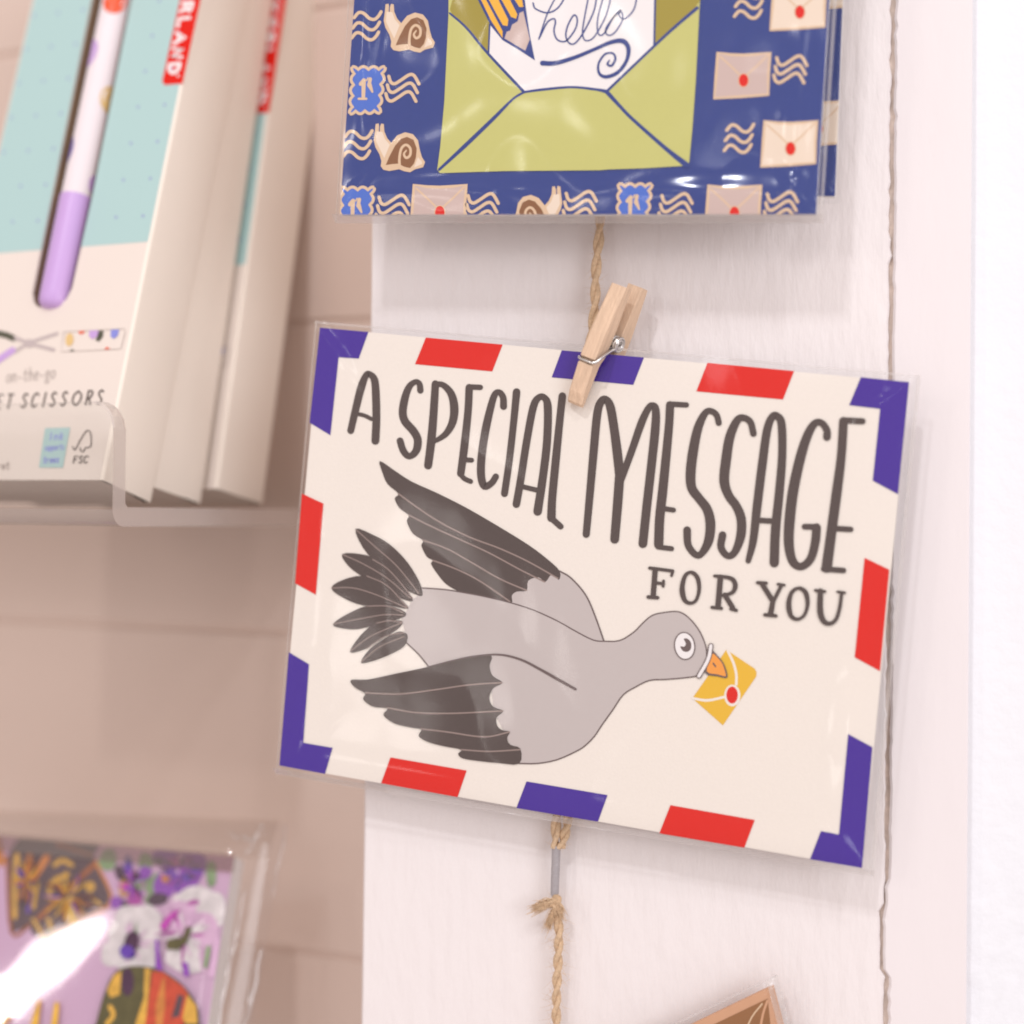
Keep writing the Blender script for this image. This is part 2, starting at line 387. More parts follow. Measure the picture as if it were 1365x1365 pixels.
# ================================================================== ACRYLIC TRAY
tray = tag(empty('acrylic_tray', O), 'clear acrylic tray with a rounded front lip holding the scissors boxes', 'display tray')
t_, H_, rr = 0.0048, 0.0262, 0.0068
us = [-0.26] + [-rr + rr * k / 10 for k in range(11)]
rows = []
for u in us:
    h = H_ if u <= -rr else H_ - rr + math.sqrt(max(0, rr * rr - (u + rr) ** 2))
    ro = 0.0042; prof = [(LW - 0.001, -t_)]; M_acfloor = MT.get('fl') or film('acrylic_floor', tint=(0.74, 0.72, 0.70), refl=0.035, milk=0.08, rough=0.05, bump=0.0); MT['fl'] = M_acfloor
    prof += [(ro - ro * sin(a) , -t_ + ro - ro * cos(a)) for a in [pi / 2 * k / 6 for k in range(7)]]
    prof += [(0.0, h - 0.0006), (0.0006, h), (t_ - 0.0006, h), (t_, h - 0.0006), (t_, 0.0009), (t_ + 0.0009, 0.0), (LW - 0.001, 0.0)]
    rows.append([fx(u, p[0], p[1]) for p in prof])
mb = MB()
npf = len(rows[0])
for a in range(len(rows) - 1):
    for b in range(npf - 1):
        m = M_acedge if (a >= 1 and 8 <= b <= 10) else (M_acfloor if b in (0, npf - 2) else (M_acbend if 1 <= b <= 6 else M_acryl))
        mb.face([rows[a][b], rows[a][b + 1], rows[a + 1][b + 1], rows[a + 1][b]], m)
# end face: floor part + lip part
E = rows[-1]; hN = H_ - rr
end = [fx(0, LW - 0.001, -t_)] + E[1:8] + [fx(0, 0, hN), fx(0, t_, hN)] + E[12:14] + [fx(0, LW - 0.001, 0)]
P2 = [V(((p - O).dot(fn), (p - O).z, 0)) for p in end]
for t in tessellate_polygon([P2]): mb.face([end[i] for i in t], M_acedge)
mb.build('tray_body', tray, weld=True)

# ================================================================== BOXES
BT, BH = 0.0205, 0.172
def box_frame(n_back, px_back, lean):
    """stands on its lower back edge; px_back = picture x of that lower back right corner"""
    best = min([(abs(proj(fx(u / 10000, n_back, 0.0005))[0] - px_back), u / 10000) for u in range(-900, 900)])[1]
    bax = fz * cos(lean) + fn * sin(lean); cax = fn * cos(lean) - fz * sin(lean)
    org = fx(best, n_back, 0.0006) - cax * BT
    return Matrix(((fu.x, cax.x, bax.x, org.x), (fu.y, cax.y, bax.y, org.y), (fu.z, cax.z, bax.z, org.z), (0, 0, 0, 1)))
def solve_lean(n_back, px_back, top_px):
    best = None
    for k in range(0, 60):
        l = R_(k * 0.5); M = box_frame(n_back, px_back, l)
        p = min([proj(M @ V((0, 0, BH * 1.3 * j / 60))) for j in range(1, 61)], key=lambda q: abs(q[1]))
        e = abs(p[0] - top_px)
        if best is None or e < best[0]: best = (e, l)
    return best[1]
L1 = solve_lean(0.0277, 202, 266); L2 = solve_lean(0.0505, 262, 300); L3 = solve_lean(0.0735, 344, 379)
B1, B2, B3 = box_frame(0.0277, 202, L1), box_frame(0.0505, 262, L2), box_frame(0.0735, 344, L3)
print('LEAN', math.degrees(L1), math.degrees(L2), math.degrees(L3), proj(B1 @ V((0, 0, 0))), proj(B2 @ V((0, BT, BH * .7))), proj(B3 @ V((0, 0, 0))))
I1 = B1.inverted()
bn = (B1.to_3x3() @ V((0, -1, 0))).normalized(); bp0 = B1.translation
def bl(px, py):                      # picture point -> local (x, z) on the first box's front
    q = I1 @ hit(px, py, bp0, bn); return (q.x, q.z)
BW = -bl(42, 0)[0]
box = tag(empty('scissors_box'), 'frontmost cream and teal scissors box with a cut-out slot, behind the tray lip', 'box', 'boxes standing in the acrylic tray')
def LB(mb, name, parent, smooth_=False):
    me = bpy.data.meshes.new(name); me.from_pydata([tuple(p) for p in mb.v], [], mb.f)
    for m in mb.mats: me.materials.append(m)
    me.polygons.foreach_set('material_index', mb.m)
    if smooth_: me.polygons.foreach_set('use_smooth', [True] * len(mb.f))
    o = bpy.data.objects.new(name, me); col.objects.link(o); o.parent = parent; return o
# carton body (side, back, top and bottom walls, rounded long edges)
re_ = 0.0009
prof = []
for (cx, cy, a0) in ((-re_, re_, -pi / 2), (-re_, BT - re_, 0), (-BW + re_, BT - re_, pi / 2), (-BW + re_, re_, pi)):
    for k in range(5):
        a = a0 + pi / 2 * k / 4; prof.append((cx + re_ * cos(a), cy + re_ * sin(a)))
mb = MB(); mb.grid([[V((p[0], p[1], z)) for p in prof] for z in (0.0006, 0.03, 0.08, 0.13, BH)], M_carton)
carton = LB(mb, 'carton', box, True)
mb = MB()   # tucked bottom flap, bulging out a little below the sides
mb.grid([[V((-BW + 0.0012 + (BW - 0.0024) * i / 8, y, zz)) for i in range(9)] for (y, zz) in ((0.0001, 0.0007), (BT * 0.5, 0.0010), (BT - 0.0016, 0.0002), (BT - 0.0004, 0.0012))], M_carton2)
LB(mb, 'bottom_flap', box, True)
mb = MB(); mb.face([V((-BW, 0.001, BH)), V((0, 0.001, BH)), V((0, BT, BH)), V((-BW, BT, BH))], M_carton); LB(mb, 'top_flap', box)
# front panel with slot
s1 = 2.967
slot_px = [(x / s1, y / s1) for x, y in [(128, 1160), (134, 1195), (150, 1214), (190, 1216), (232, 1209), (262, 1185), (285, 1140), (365, 780)]]
sl = [bl(*p) for p in slot_px]
a0, a1 = bl(362 / s1, 0), bl(520 / s1, 0)
ztop = BH * 0.93
def ext(p, q): t = (ztop - p[1]) / (q[1] - p[1]); return (p[0] + (q[0] - p[0]) * t, ztop)
slot = sl + [a1, ext(sl[-1], a1), ext(sl[0], a0), a0]
outer = [(-re_, 0.0006), (-re_, BH), (-BW + re_, BH), (-BW + re_, 0.0006)]
def holed(mb, outer, hole, y, m):
    P = [(V((p[0], p[1], 0))) for p in outer]; Q = [(V((p[0], p[1], 0))) for p in hole]
    AL = P + Q
    for t in tessellate_polygon([P, Q]): mb.face([V((AL[i].x, y, AL[i].y)) for i in t], m)
mb = MB(); holed(mb, outer, slot, -0.00002, M_carton2)
N = len(slot)
for i in range(N):
    p, q = slot[i], slot[(i + 1) % N]
    mb.face([V((p[0], -0.00002, p[1])), V((q[0], -0.00002, q[1])), V((q[0], 0.0005, q[1])), V((p[0], 0.0005, p[1]))], M_carton2)
    mb.face([V((p[0], 0.0005, p[1])), V((q[0], 0.0005, q[1])), V((q[0], 0.0095, q[1])), V((p[0], 0.0095, p[1]))], M_inner)
P = [V((p[0], p[1], 0)) for p in slot]
for t in tessellate_polygon([P]): mb.face([V((P[i].x, 0.0095, P[i].y)) for i in t], M_inner)
LB(mb, 'front_panel', box)

class BoxPrint(Print):
    def __init__(s): Print.__init__(s, bp0, bn, 0.00015)
    def pt(s, q): x, z = bl(*q); return V((x, -0.00008 - s.k * 2e-6, z))
    def build(s, name, parent): return LB(s.mb, name, parent)
# teal field with its slot cut out
mb = MB()
bdy = [bl(-60, 342), bl(200, 322)]
def lineZ(x): return bdy[0][1] + (bdy[1][1] - bdy[0][1]) * (x - bdy[0][0]) / (bdy[1][0] - bdy[0][0])
e = 0.0004
nsl = [p for p in slot]
# slot above the teal boundary
def cutb(poly):
    out = []
    for i in range(len(poly)):
        p, q = poly[i], poly[(i + 1) % len(poly)]; dp, dq = p[1] - lineZ(p[0]), q[1] - lineZ(q[0])
        if dp >= 0: out.append(p)
        if (dp >= 0) != (dq >= 0):
            t = dp / (dp - dq); out.append((p[0] + (q[0] - p[0]) * t, p[1] + (q[1] - p[1]) * t))
    return out
cs = cutb(nsl)
# left part and right part of the field
xl, xr = -BW + re_, -re_ * 0.85
lows = sorted(cs, key=lambda p: p[1])[:2]; ll, lr = sorted(lows)
tops = [p for p in cs if abs(p[1] - ztop) < 1e-6]; tl, tr = sorted(tops)
leftchain = [ll, tl]; 
rightchain = [lr] + [p for p in nsl if p[1] > lr[1] and p[0] > (ll[0] + tl[0]) / 2 and abs(p[1] - ztop) > 1e-6 and p not in (a0,)] + [tr]
rightchain = [rightchain[0]] + sorted(rightchain[1:], key=lambda p: p[1])
yy = -0.00006
def flat(poly, m):
    P = [V((p[0], p[1], 0)) for p in poly]
    for t in tessellate_polygon([P]): mb.face([V((P[i].x, yy, P[i].y)) for i in t], m)
flat([(xl, lineZ(xl)), ll, tl, (xl, ztop)], M_teal)
flat(rightchain + [(xr, ztop), (xr, lineZ(xr))], M_teal)
# dot lattice
d0 = V(bl(603 / s1, 142 / s1)); dc = d0 - V(bl(500 / s1, 153 / s1)); dr = V(bl(575 / s1, 282 / s1)) - d0
def inside(p, poly):
    c = False
    for i in range(len(poly)):
        a, b = poly[i], poly[i - 1]
        if (a[1] > p[1]) != (b[1] > p[1]) and p[0] < (b[0] - a[0]) * (p[1] - a[1]) / (b[1] - a[1]) + a[0]: c = not c
    return c
yy = -0.00009
for i in range(-8, 4):
    for j in range(-12, 8):
        p = d0 + dc * i + dr * j
        if xl + 0.0012 < p.x < xr - 0.0012 and lineZ(p.x) + 0.0012 < p.y < ztop and not any(inside((p.x + ox, p.y), slot) for ox in (-0.0012, 0, 0.0012)):
            flat([(p.x + 0.00042 * cos(2 * pi * k / 10), p.y + 0.00042 * sin(2 * pi * k / 10)) for k in range(10)], M_dot)
LB(mb, 'printed_field', box)

# letters as strokes on a unit box (x right, y up)
FONT = {
 'A': [[(0, 0), (.5, 1), (1, 0)], [(.2, .35), (.8, .35)]], 'C': ['s', [(.95, .85), (.55, 1), (.1, .75), (.05, .3), (.4, 0), (.9, .12)]],
 'D': ['s', [(.1, 0), (.1, .5), (.1, 1)], [(.1, 1), (.6, .95), (.95, .5), (.6, .05), (.1, 0)]], 'E': [[(.9, 1), (.1, 1), (.1, 0), (.9, 0)], [(.1, .52), (.75, .52)]],
 'F': [[(.9, 1), (.1, 1), (.1, 0)], [(.1, .52), (.7, .52)]], 'I': [[(.5, 0), (.5, 1)]], 'K': [[(.1, 0), (.1, 1)], [(.9, 1), (.1, .45), (.9, 0)]],
 'L': [[(.1, 1), (.1, 0), (.85, 0)]], 'N': [[(.05, 0), (.1, 1), (.9, 0), (.95, 1)]], 'O': ['s', [(.5, 1), (.1, .75), (.05, .3), (.5, 0), (.9, .25), (.95, .7), (.5, 1)]],
 'P': ['s', [(.1, 0), (.1, .5), (.1, 1)], [(.1, 1), (.75, .95), (.85, .7), (.6, .48), (.1, .45)]], 'R': ['s', [(.1, 0), (.1, .5), (.1, 1)], [(.1, 1), (.75, .95), (.85, .72), (.6, .5), (.1, .47)], [(.45, .47), (.9, 0)]],
 'S': ['s', [(.85, .88), (.5, 1), (.15, .8), (.35, .58), (.7, .42), (.85, .2), (.5, 0), (.1, .12)]], 'T': [[(.5, 0), (.5, 1)], [(0, 1), (1, 1)]],
 'U': ['s', [(.1, 1), (.1, .3), (.5, 0), (.9, .3), (.9, 1)]],
 'o': ['s', [(.5, .6), (.12, .4), (.15, .1), (.5, 0), (.85, .2), (.85, .5), (.5, .6)]], 'n': ['s', [(.15, 0), (.18, .6)], [(.18, .4), (.45, .6), (.75, .5), (.8, 0)]],
 '-': [[(.2, .28), (.8, .28)]], 't': ['s', [(.4, .9), (.4, .2), (.55, 0), (.8, .05)], [(.1, .6), (.8, .6)]], 'h': ['s', [(.15, 0), (.18, 1)], [(.18, .4), (.45, .6), (.75, .5), (.8, 0)]],
 'e': ['s', [(.15, .32), (.85, .34), (.7, .58), (.35, .58), (.12, .3), (.4, 0), (.85, .1)]], 'g': ['s', [(.8, .6), (.4, .6), (.15, .4), (.4, .2), (.75, .35), (.6, .58)], [(.4, .2), (.3, .05), (.8, -.05), (.7, -.3), (.2, -.28), (.2, -.08)]],
 'r': ['s', [(.15, 0), (.18, .6)], [(.18, .4), (.45, .6), (.7, .58)]], 'k': [[(.15, 0), (.15, 1)], [(.7, .6), (.15, .25), (.75, 0)]], 'i': [[(.5, 0), (.5, .6)], [(.5, .82), (.5, .86)]], 's': ['s', [(.75, .52), (.4, .6), (.25, .45), (.7, .2), (.6, 0), (.2, .06)]],
 'u': ['s', [(.15, .6), (.2, .1), (.5, 0), (.8, .2)], [(.8, .6), (.82, 0)]], 'p': ['s', [(.15, -.3), (.18, .6)], [(.18, .45), (.55, .6), (.85, .3), (.55, 0), (.18, .15)]], 'l': [[(.4, 0), (.4, 1)]], 'd': ['s', [(.85, 0), (.85, 1)], [(.85, .45), (.5, .6), (.15, .3), (.5, 0), (.85, .15)]],
}
def text(pr, s, org, adv, ex, ey, wd, m):
    """org first baseline point, adv per letter, ex/ey letter box vectors"""
    for i, ch in enumerate(s):
        if ch == ' ' or ch not in FONT: continue
        g = FONT[ch]; sm = 0
        if g[0] == 's': sm = 5; g = g[1:]
        b = (org[0] + adv[0] * i, org[1] + adv[1] * i)
        for st in g: pr.stroke([(b[0] + ex[0] * x + ey[0] * y, b[1] + ex[1] * x + ey[1] * y) for x, y in st], wd, m, sm)
pr = BoxPrint().at(0, 400, 7.583)
text(pr, 'on-the-go', (62, 835), (56, -5.0), (50, -4), (14, -130), 9, M_txt2)
for ch, x in zip('POCKETSCISSORS', (-420, -330, -225, -130, -46, 58, 207, 312, 410, 497, 607, 722, 862, 970)):
    text(pr, ch, (x, 1098 - 0.046 * x), (0, 0), ((86, -4) if ch in 'O' else (58, -3) if ch in 'SRC' else (52, -2)), (32, -140), 17, M_txt)
pr.stroke([(-60, 330), (60, 355), (140, 388)], 62, M_dgrn, 4)
pr.stroke([(160, 385), (300, 440), (545, 505)], 36, M_blade, 0); pr.stroke([(150, 525), (300, 430), (580, 340)], 32, M_blade, 0)
pr.ell((300, 440), 60, 42, M_blade)
pr.stroke([(-60, 640), (40, 570), (130, 510)], 66, M_lil, 4)
pr.stroke([(650, 325), (1260, 292), (1270, 320), (1230, 485), (1215, 498), (620, 525), (650, 325)], 5, M_txt2, 0)
pr.ell((706, 402), 40, 66, M_dyel, 0.1)
pr.poly([(795, 318), (860, 315), (850, 338), (825, 348), (803, 338)], M_dred)
pr.poly([(905, 312), (1000, 307), (985, 370), (940, 398), (905, 370)], M_lil)
pr.poly([(1000, 315), (1048, 310), (1045, 370), (1005, 422), (970, 410), (985, 370)], M_dgrn)
pr.poly([(1125, 302), (1208, 298), (1195, 360), (1155, 395), (1122, 370)], M_dblu)
pr.poly([(700, 520), (730, 498), (762, 516)], M_dgrn); pr.poly([(1055, 500), (1085, 475), (1118, 496)], M_dred)
pr.at(0, 520, 5.6875)
pr.poly([(345, 290), (535, 285), (480, 590), (298, 588)], M_teal)
text(pr, 'Ink', (368, 378), (42, -1), (34, 0), (10, -52), 9, M_dblu)
text(pr, 'supports', (340, 460), (19, -1), (15, 0), (8, -48), 6, M_dblu)
text(pr, 'trees', (330, 555), (25, -1), (20, 0), (10, -52), 8, M_dblu)
pr.stroke([(555, 430), (572, 455), (610, 385), (650, 320), (675, 308), (690, 330), (695, 380), (690, 430), (650, 440), (640, 465), (618, 465), (612, 440)], 8, M_txt, 3)
text(pr, 'FSC', (556, 555), (40, -1), (32, 0), (9, -52), 8, M_txt)
text(pr, 'ret', (-20, 600), (34, 0), (28, 0), (6, -58), 6, M_txt2)
pr.build('printed_text', box)
pr = BoxPrint().at(0, 0, s1)
tl_, tr_ = (710, 0), (791, 0)
pr.poly([(800, -400), (643, 318), (645, 330), (655, 337), (722, 331), (880, -400)], M_red)
# lettering runs down the tag
dn = V((-0.213, 0.977)); up = V((0.977, -0.06))
text(pr, 'KIKKERLAND', (667 + 0.213 * 62 * 9.0, 300 - 56 - 60.5 * 9 + 8), (-0.205 * 61, 60.5), (-0.2 * 42, 41), (40, -4), 14, M_wht)
pr.ell((705, 300), 5, 5, M_wht)
pr.build('red_tag', box)
box.matrix_world = B1
def dup(root, M, label):
    r = root.copy(); col.objects.link(r); r.matrix_world = M; r['label'] = label
    for ch in root.children:
        c = ch.copy(); col.objects.link(c); c.parent = r
    return r
B2s = B2 @ Matrix.Rotation(R_(-4.5), 4, 'Z')
dup(box, B2s, 'middle scissors box, only its plain shaded side showing between the other two')
dup(box, B3 @ Matrix.Rotation(R_(-5), 4, 'Z'), 'rearmost scissors box with a narrow strip of red and teal front showing')

# the scissors in the slot
A3 = V((bl(453 / s1, 0)[0], 0.0012, bl(453 / s1, 0)[1])); C3 = V((bl(200 / s1, 1222 / s1)[0], 0.0012, bl(200 / s1, 1222 / s1)[1]))
A3 = C3 + (A3 - C3) * ((ztop - 0.004 - C3.z) / (A3.z - C3.z))
axv = (A3 - C3); Ls = axv.length; axv.normalize(); ov = V((0, -1, 0)); rv = axv.cross(ov).normalized()
if rv.x < 0: rv = -rv
Rs = 0.0044
def cyl(h, th, r=Rs): return C3 + axv * h + (rv * sin(th) * r * 1.0 + ov * cos(th) * r)
sc_root = tag(empty('pocket_scissors'), 'slim white spotted pocket scissors with a lilac end in the box slot', 'scissors')
hcap = ((bl(100, 262)[1] - C3.z) / axv.z)
mb = MB(); hs = [0.0, 0.0003, 0.0010, 0.0022, 0.004, hcap]; rs_ = [0.0012, 0.0028, 0.0038, 0.0043, Rs, Rs * 1.03]
mb.grid([[cyl(h, 2 * pi * k / 28, r) for k in range(28)] for h, r in zip(hs, rs_)], M_lil, True); LB(mb, 'lilac_cap', sc_root, True)
mb = MB(); mb.grid([[cyl(h, 2 * pi * k / 28, r) for k in range(28)] for h, r in ((hcap, Rs * 1.03), (hcap + 0.0004, Rs * .97), (Ls, Rs * .97))], M_pwhite, True); LB(mb, 'barrel', sc_root, True)
def spot(px, py, th, rh, rw, m):
    h = (bl(px, py)[1] - C3.z) / axv.z; c = []
    for k in range(20): c.append((th + rw / Rs * cos(2 * pi * k / 20), h + rh * sin(2 * pi * k / 20)))
    for k in range(20):
        a, b = c[k], c[(k + 1) % 20]
        for (f0, f1) in ((0.02, .5), (.5, 1)):
            q = [(th + (a[0] - th) * f0, h + (a[1] - h) * f0), (th + (b[0] - th) * f0, h + (b[1] - h) * f0), (th + (b[0] - th) * f1, h + (b[1] - h) * f1), (th + (a[0] - th) * f1, h + (a[1] - h) * f1)]
            mb.face([cyl(x[1], x[0], Rs * .985) for x in q], m)
mb = MB()
spot(150, 4, 0.55, 0.0052, 0.0036, M_dred); spot(122, 78, -0.62, 0.0044, 0.0034, M_lil); spot(144, 130, 1.75, 0.0042, 0.0038, M_dyel)
spot(95, 205, -0.85, 0.0042, 0.0028, M_dvio); spot(122, 242, 1.95, 0.0032, 0.0028, M_lil)
LB(mb, 'colour_spots', sc_root, True)
sc_root.matrix_world = B1

# ================================================================== AIRMAIL CARD
YC = -0.012
P0 = V((0, YC, 0))
card = tag(empty('greeting_card', wp(800, 800, YC)), 'cream airmail card with a grey bird carrying a letter, pegged to the twine', 'greeting card', 'sleeved cards hung on the white post')
TLc, TRc, BRc, BLc = [wp(*p, YC) for p in ((426.7, 436.8), (1212, 509.5), (1149.3, 1157), (372.8, 1020.3))]
mb = MB(); slab(mb, [TLc, TRc, BRc, BLc], NY, 0.0006, M_paper, M_paper); mb.build('card_front', card)
mb = MB(); slab(mb, [p + V((0, 0.0008, 0)) for p in (TLc, TRc, BRc, BLc)], NY, 0.0006, M_paper, M_paper); mb.build('card_back', card)
cc = (TLc + BRc) * 0.5
mb = MB(); slab(mb, [cc + (p - cc) * 0.985 + V((0, 0.0018, 0)) for p in (TLc, TRc, BRc, BLc)], NY, 0.0005, M_env, M_env); mb.build('envelope', card)

pr = Print(P0, NY, 0.00010)
sA, sB, sC, sD, sE, s2 = 3.102, 3.033, 3.102, 3.25, 2.967, 2.967
A_ = lambda: pr.at(380, 420, sA)
B_ = lambda: pr.at(780, 460, sB)
C_ = lambda: pr.at(420, 600, sC)
D_ = lambda: pr.at(780, 780, sD)
E_ = lambda: pr.at(360, 840, sE)
A_().poly([(145, 52), (345, 70), (305, 180), (222, 175), (188, 497), (102, 445)], M_pur)
pr.poly([(583, 93), (900, 122), (857, 233), (538, 203)], M_red)
pr.at(0, 0, 1).poly([(749, 467), (858.5, 476.5), (844.3, 513), (735.6, 503)], M_pur)
B_().poly([(495, 72), (845, 105), (800, 220), (450, 187)], M_red)
pr.poly([(1115, 130), (1310, 150), (1265, 603), (1163, 548), (1193, 258), (1068, 243)], M_pur)
pr.poly([(1130, 860), (1230, 908), (1192, 1318), (1090, 1262)], M_red)
D_().poly([(1140, 645), (1245, 702), (1200, 1225), (975, 1187), (1022, 1065), (1100, 1080)], M_pur)
pr.poly([(370, 953), (735, 1017), (690, 1137), (322, 1075)], M_red)
E_().poly([(1015, 598), (1335, 652), (1297, 757), (975, 703)], M_pur)
pr.poly([(477, 503), (778, 555), (742, 660), (440, 605)], M_red)
pr.poly([(75, 87), (155, 135), (132, 445), (248, 465), (218, 568), (38, 535)], M_pur)
pr.at(0, 400, s2).poly([(1195, 765), (1280, 805), (1250, 1165), (1168, 1120)], M_red)
pr.build('printed_border', card)

pr = Print(P0, NY, 0.00010)
A_(); T = lambda pts, wd=29, sm=4: pr.stroke(pts, [x * 1.1 for x in wd] if isinstance(wd, list) else wd * 1.12, M_ink, sm)
T([(272, 478), (290, 400), (315, 300), (335, 250), (350, 244), (370, 268), (376, 330), (378, 430), (374, 520)], [26, 28, 30, 24, 22, 28, 30, 30, 30]); T([(297, 408), (330, 416), (358, 430)], 15)
T([(560, 312), (556, 285), (540, 276), (515, 295), (497, 340), (487, 400), (497, 440), (530, 478), (549, 515), (543, 560), (515, 584), (490, 562), (476, 520)], [24, 22, 20, 26, 30, 30, 30, 30, 30, 24, 26, 26])
T([(622, 285), (615, 400), (605, 520), (592, 622)], [28, 30, 32, 30]); T([(622, 285), (655, 290), (687, 325), (700, 380), (694, 440), (668, 488), (632, 515), (608, 526)], [20, 22, 28, 32, 30, 24, 18, 14])
T([(762, 300), (757, 400), (741, 550), (727, 655)], [28, 28, 30, 28]); T([(760, 297), (808, 299)], 20, 0); T([(740, 598), (772, 600)], 18, 0); T([(726, 658), (742, 676), (768, 688)], 18)
T([(904, 378), (902, 340), (885, 318), (866, 332), (845, 405), (825, 500), (812, 600), (812, 670), (826, 708), (855, 694), (872, 668)], [26, 24, 20, 26, 30, 30, 30, 28, 24, 24])
T([(958, 318), (945, 450), (928, 600), (908, 738)], [28, 26, 26, 26])
T([(957, 782), (975, 680), (1000, 520), (1027, 380), (1050, 341), (1073, 342), (1087, 380), (1084, 520), (1068, 660), (1045, 812)], [28, 28, 28, 28, 24, 24, 30, 30, 30, 32]); T([(985, 710), (1060, 728)], 18, 0)
T([(1147, 335), (1135, 450), (1120, 600), (1105, 760), (1102, 838)], [28, 28, 30, 30, 32]); T([(1100, 838), (1140, 874)], 22, 0)
B_()
T([(5, 765), (20, 600), (35, 430), (50, 275), (67, 226), (88, 222), (104, 255), (118, 340), (130, 430), (140, 520)], [26, 28, 30, 30, 28, 26, 32, 32, 34, 34]); T([(142, 505), (132, 640), (120, 785)], [34, 34, 32])
T([(146, 545), (188, 430), (228, 315), (255, 258), (272, 243), (286, 262), (284, 340), (267, 500), (250, 650), (234, 803)], [24, 26, 28, 24, 22, 28, 32, 32, 32, 32])
T([(344, 243), (340, 320), (328, 450), (313, 600), (302, 700), (298, 806)], [30, 30, 32, 34, 34, 34]); T([(340, 238), (410, 242)], 19, 0); T([(312, 660), (358, 667)], 18, 0); T([(295, 816), (350, 823)], 18, 0)
T([(541, 315), (532, 283), (510, 267), (486, 275), (457, 335), (437, 430), (427, 520), (432, 578), (460, 618), (493, 662), (507, 720), (500, 790), (472, 842), (447, 847), (417, 808), (413, 748)], [22, 22, 22, 24, 32, 36, 36, 34, 32, 34, 36, 34, 24, 24, 26, 28])
T([(681, 358), (669, 312), (641, 294), (615, 305), (586, 370), (571, 460), (563, 550), (581, 608), (610, 648), (631, 700), (630, 770), (606, 836), (577, 852), (550, 818), (556, 768)], [24, 24, 24, 28, 34, 36, 36, 32, 32, 34, 34, 26, 24, 26, 28])
T([(660, 872), (680, 790), (696, 650), (717, 480), (736, 345), (757, 290), (778, 288), (795, 322), (797, 450), (785, 600), (770, 750), (765, 880)], [20, 28, 32, 32, 30, 26, 26, 30, 30, 32, 34, 34]); T([(697, 708), (765, 712)], 20, 0)
T([(978, 372), (978, 345), (958, 316), (930, 316), (901, 362), (872, 450), (843, 580), (828, 700), (824, 800), (837, 868), (862, 894), (890, 888), (916, 856), (932, 790), (936, 738)], [28, 26, 24, 26, 32, 36, 38, 38, 36, 32, 28, 28, 30, 32, 32]); T([(938, 735), (888, 734)], 21, 0)
T([(1045, 308), (1036, 450), (1017, 600), (997, 750), (977, 900)], [32, 32, 36, 36, 38]); T([(1042, 304), (1122, 308)], 22, 0); T([(1005, 741), (1074, 745)], 20, 0); T([(965, 905), (1045, 911)], 20, 0)
T([(284, 908), (276, 1015)], 19, 0); T([(262, 901), (355, 913)], 12, 0); T([(356, 913), (350, 932)], 10, 0); T([(282, 960), (318, 965)], 11, 0); T([(318, 953), (316, 975)], 10, 0); T([(256, 1018), (294, 1021)], 13, 0)
pr.stroke([(428, 918), (404, 935), (393, 985), (403, 1030), (427, 1043), (450, 1030), (462, 985), (454, 938)], [12, 16, 22, 16, 12, 14, 18, 14], M_ink, 5, closed=True)
T([(548, 938), (538, 1058)], 20, 0); T([(524, 933), (560, 936), (596, 946), (608, 972), (596, 1000), (556, 1012)], [11, 12, 16, 18, 14, 10]); T([(566, 1010), (598, 1062)], 18, 0); T([(514, 1060), (552, 1064)], 12, 0); T([(590, 1066), (612, 1072)], 12, 0)
T([(716, 965), (760, 1035), (750, 1088)], [18, 20, 20], 0); T([(794, 972), (762, 1035)], 13, 0); T([(698, 960), (733, 962)], 12, 0); T([(780, 966), (806, 970)], 10, 0); T([(728, 1090), (772, 1094)], 13, 0)
pr.stroke([(864, 982), (836, 1000), (824, 1045), (832, 1092), (858, 1108), (886, 1092), (900, 1048), (892, 1000)], [12, 16, 22, 16, 12, 14, 20, 14], M_ink, 5, closed=True)
T([(952, 994), (951, 1075), (965, 1115), (990, 1126), (1015, 1108), (1030, 1060), (1038, 1000)], [20, 22, 20, 15, 13, 13, 12]); T([(932, 991), (970, 996)], 11, 0); T([(1022, 997), (1050, 1001)], 10, 0)
pr.build('lettering', card)

pr = Print(P0, NY, 0.00010)
# letter in the beak
D_().poly([(612, 280), (735, 362), (743, 378), (741, 396), (597, 607), (465, 490)], M_yel)
pr.stroke([(618, 284), (642, 335), (655, 385), (655, 430)], 11, M_paper); pr.stroke([(466, 490), (530, 499), (605, 484)], 11, M_paper)
pr.ell((638, 478), 35, 47, M_paper); pr.ell((637, 476), 25, 37, M_red)
pr.build('printed_letter', card)
pr = Print(P0, NY, 0.00013)
cD = lambda pts: [((780 + x / sD - 420) * sC, (780 + y / sD - 600) * sC) for x, y in pts]
C_()
gw = [(1012, 500), (1060, 530), (1120, 600), (1160, 690), (1195, 790)]
pr.poly([(1012, 500), (1060, 530), (1120, 600), (1160, 690), (1195, 790), (1150, 800), (1080, 770), (1000, 730), (900, 680), (790, 640), (790, 590), (860, 560), (870, 520), (960, 500)], M_grey)
upw = [(268, 45), (330, 85), (400, 130), (500, 175), (620, 235), (750, 310), (880, 390), (960, 450), (1012, 500), (1008, 537), (980, 513), (952, 546), (925, 526), (882, 540), (876, 581), (835, 585), (814, 602), (808, 634), (700, 608), (610, 590), (580, 577), (540, 552), (505, 510), (480, 470), (488, 456), (462, 440), (440, 395), (447, 374), (405, 345), (380, 295), (388, 270), (350, 240), (330, 200), (345, 180), (300, 140), (280, 95)]
pr.poly(upw, M_ink, 3)
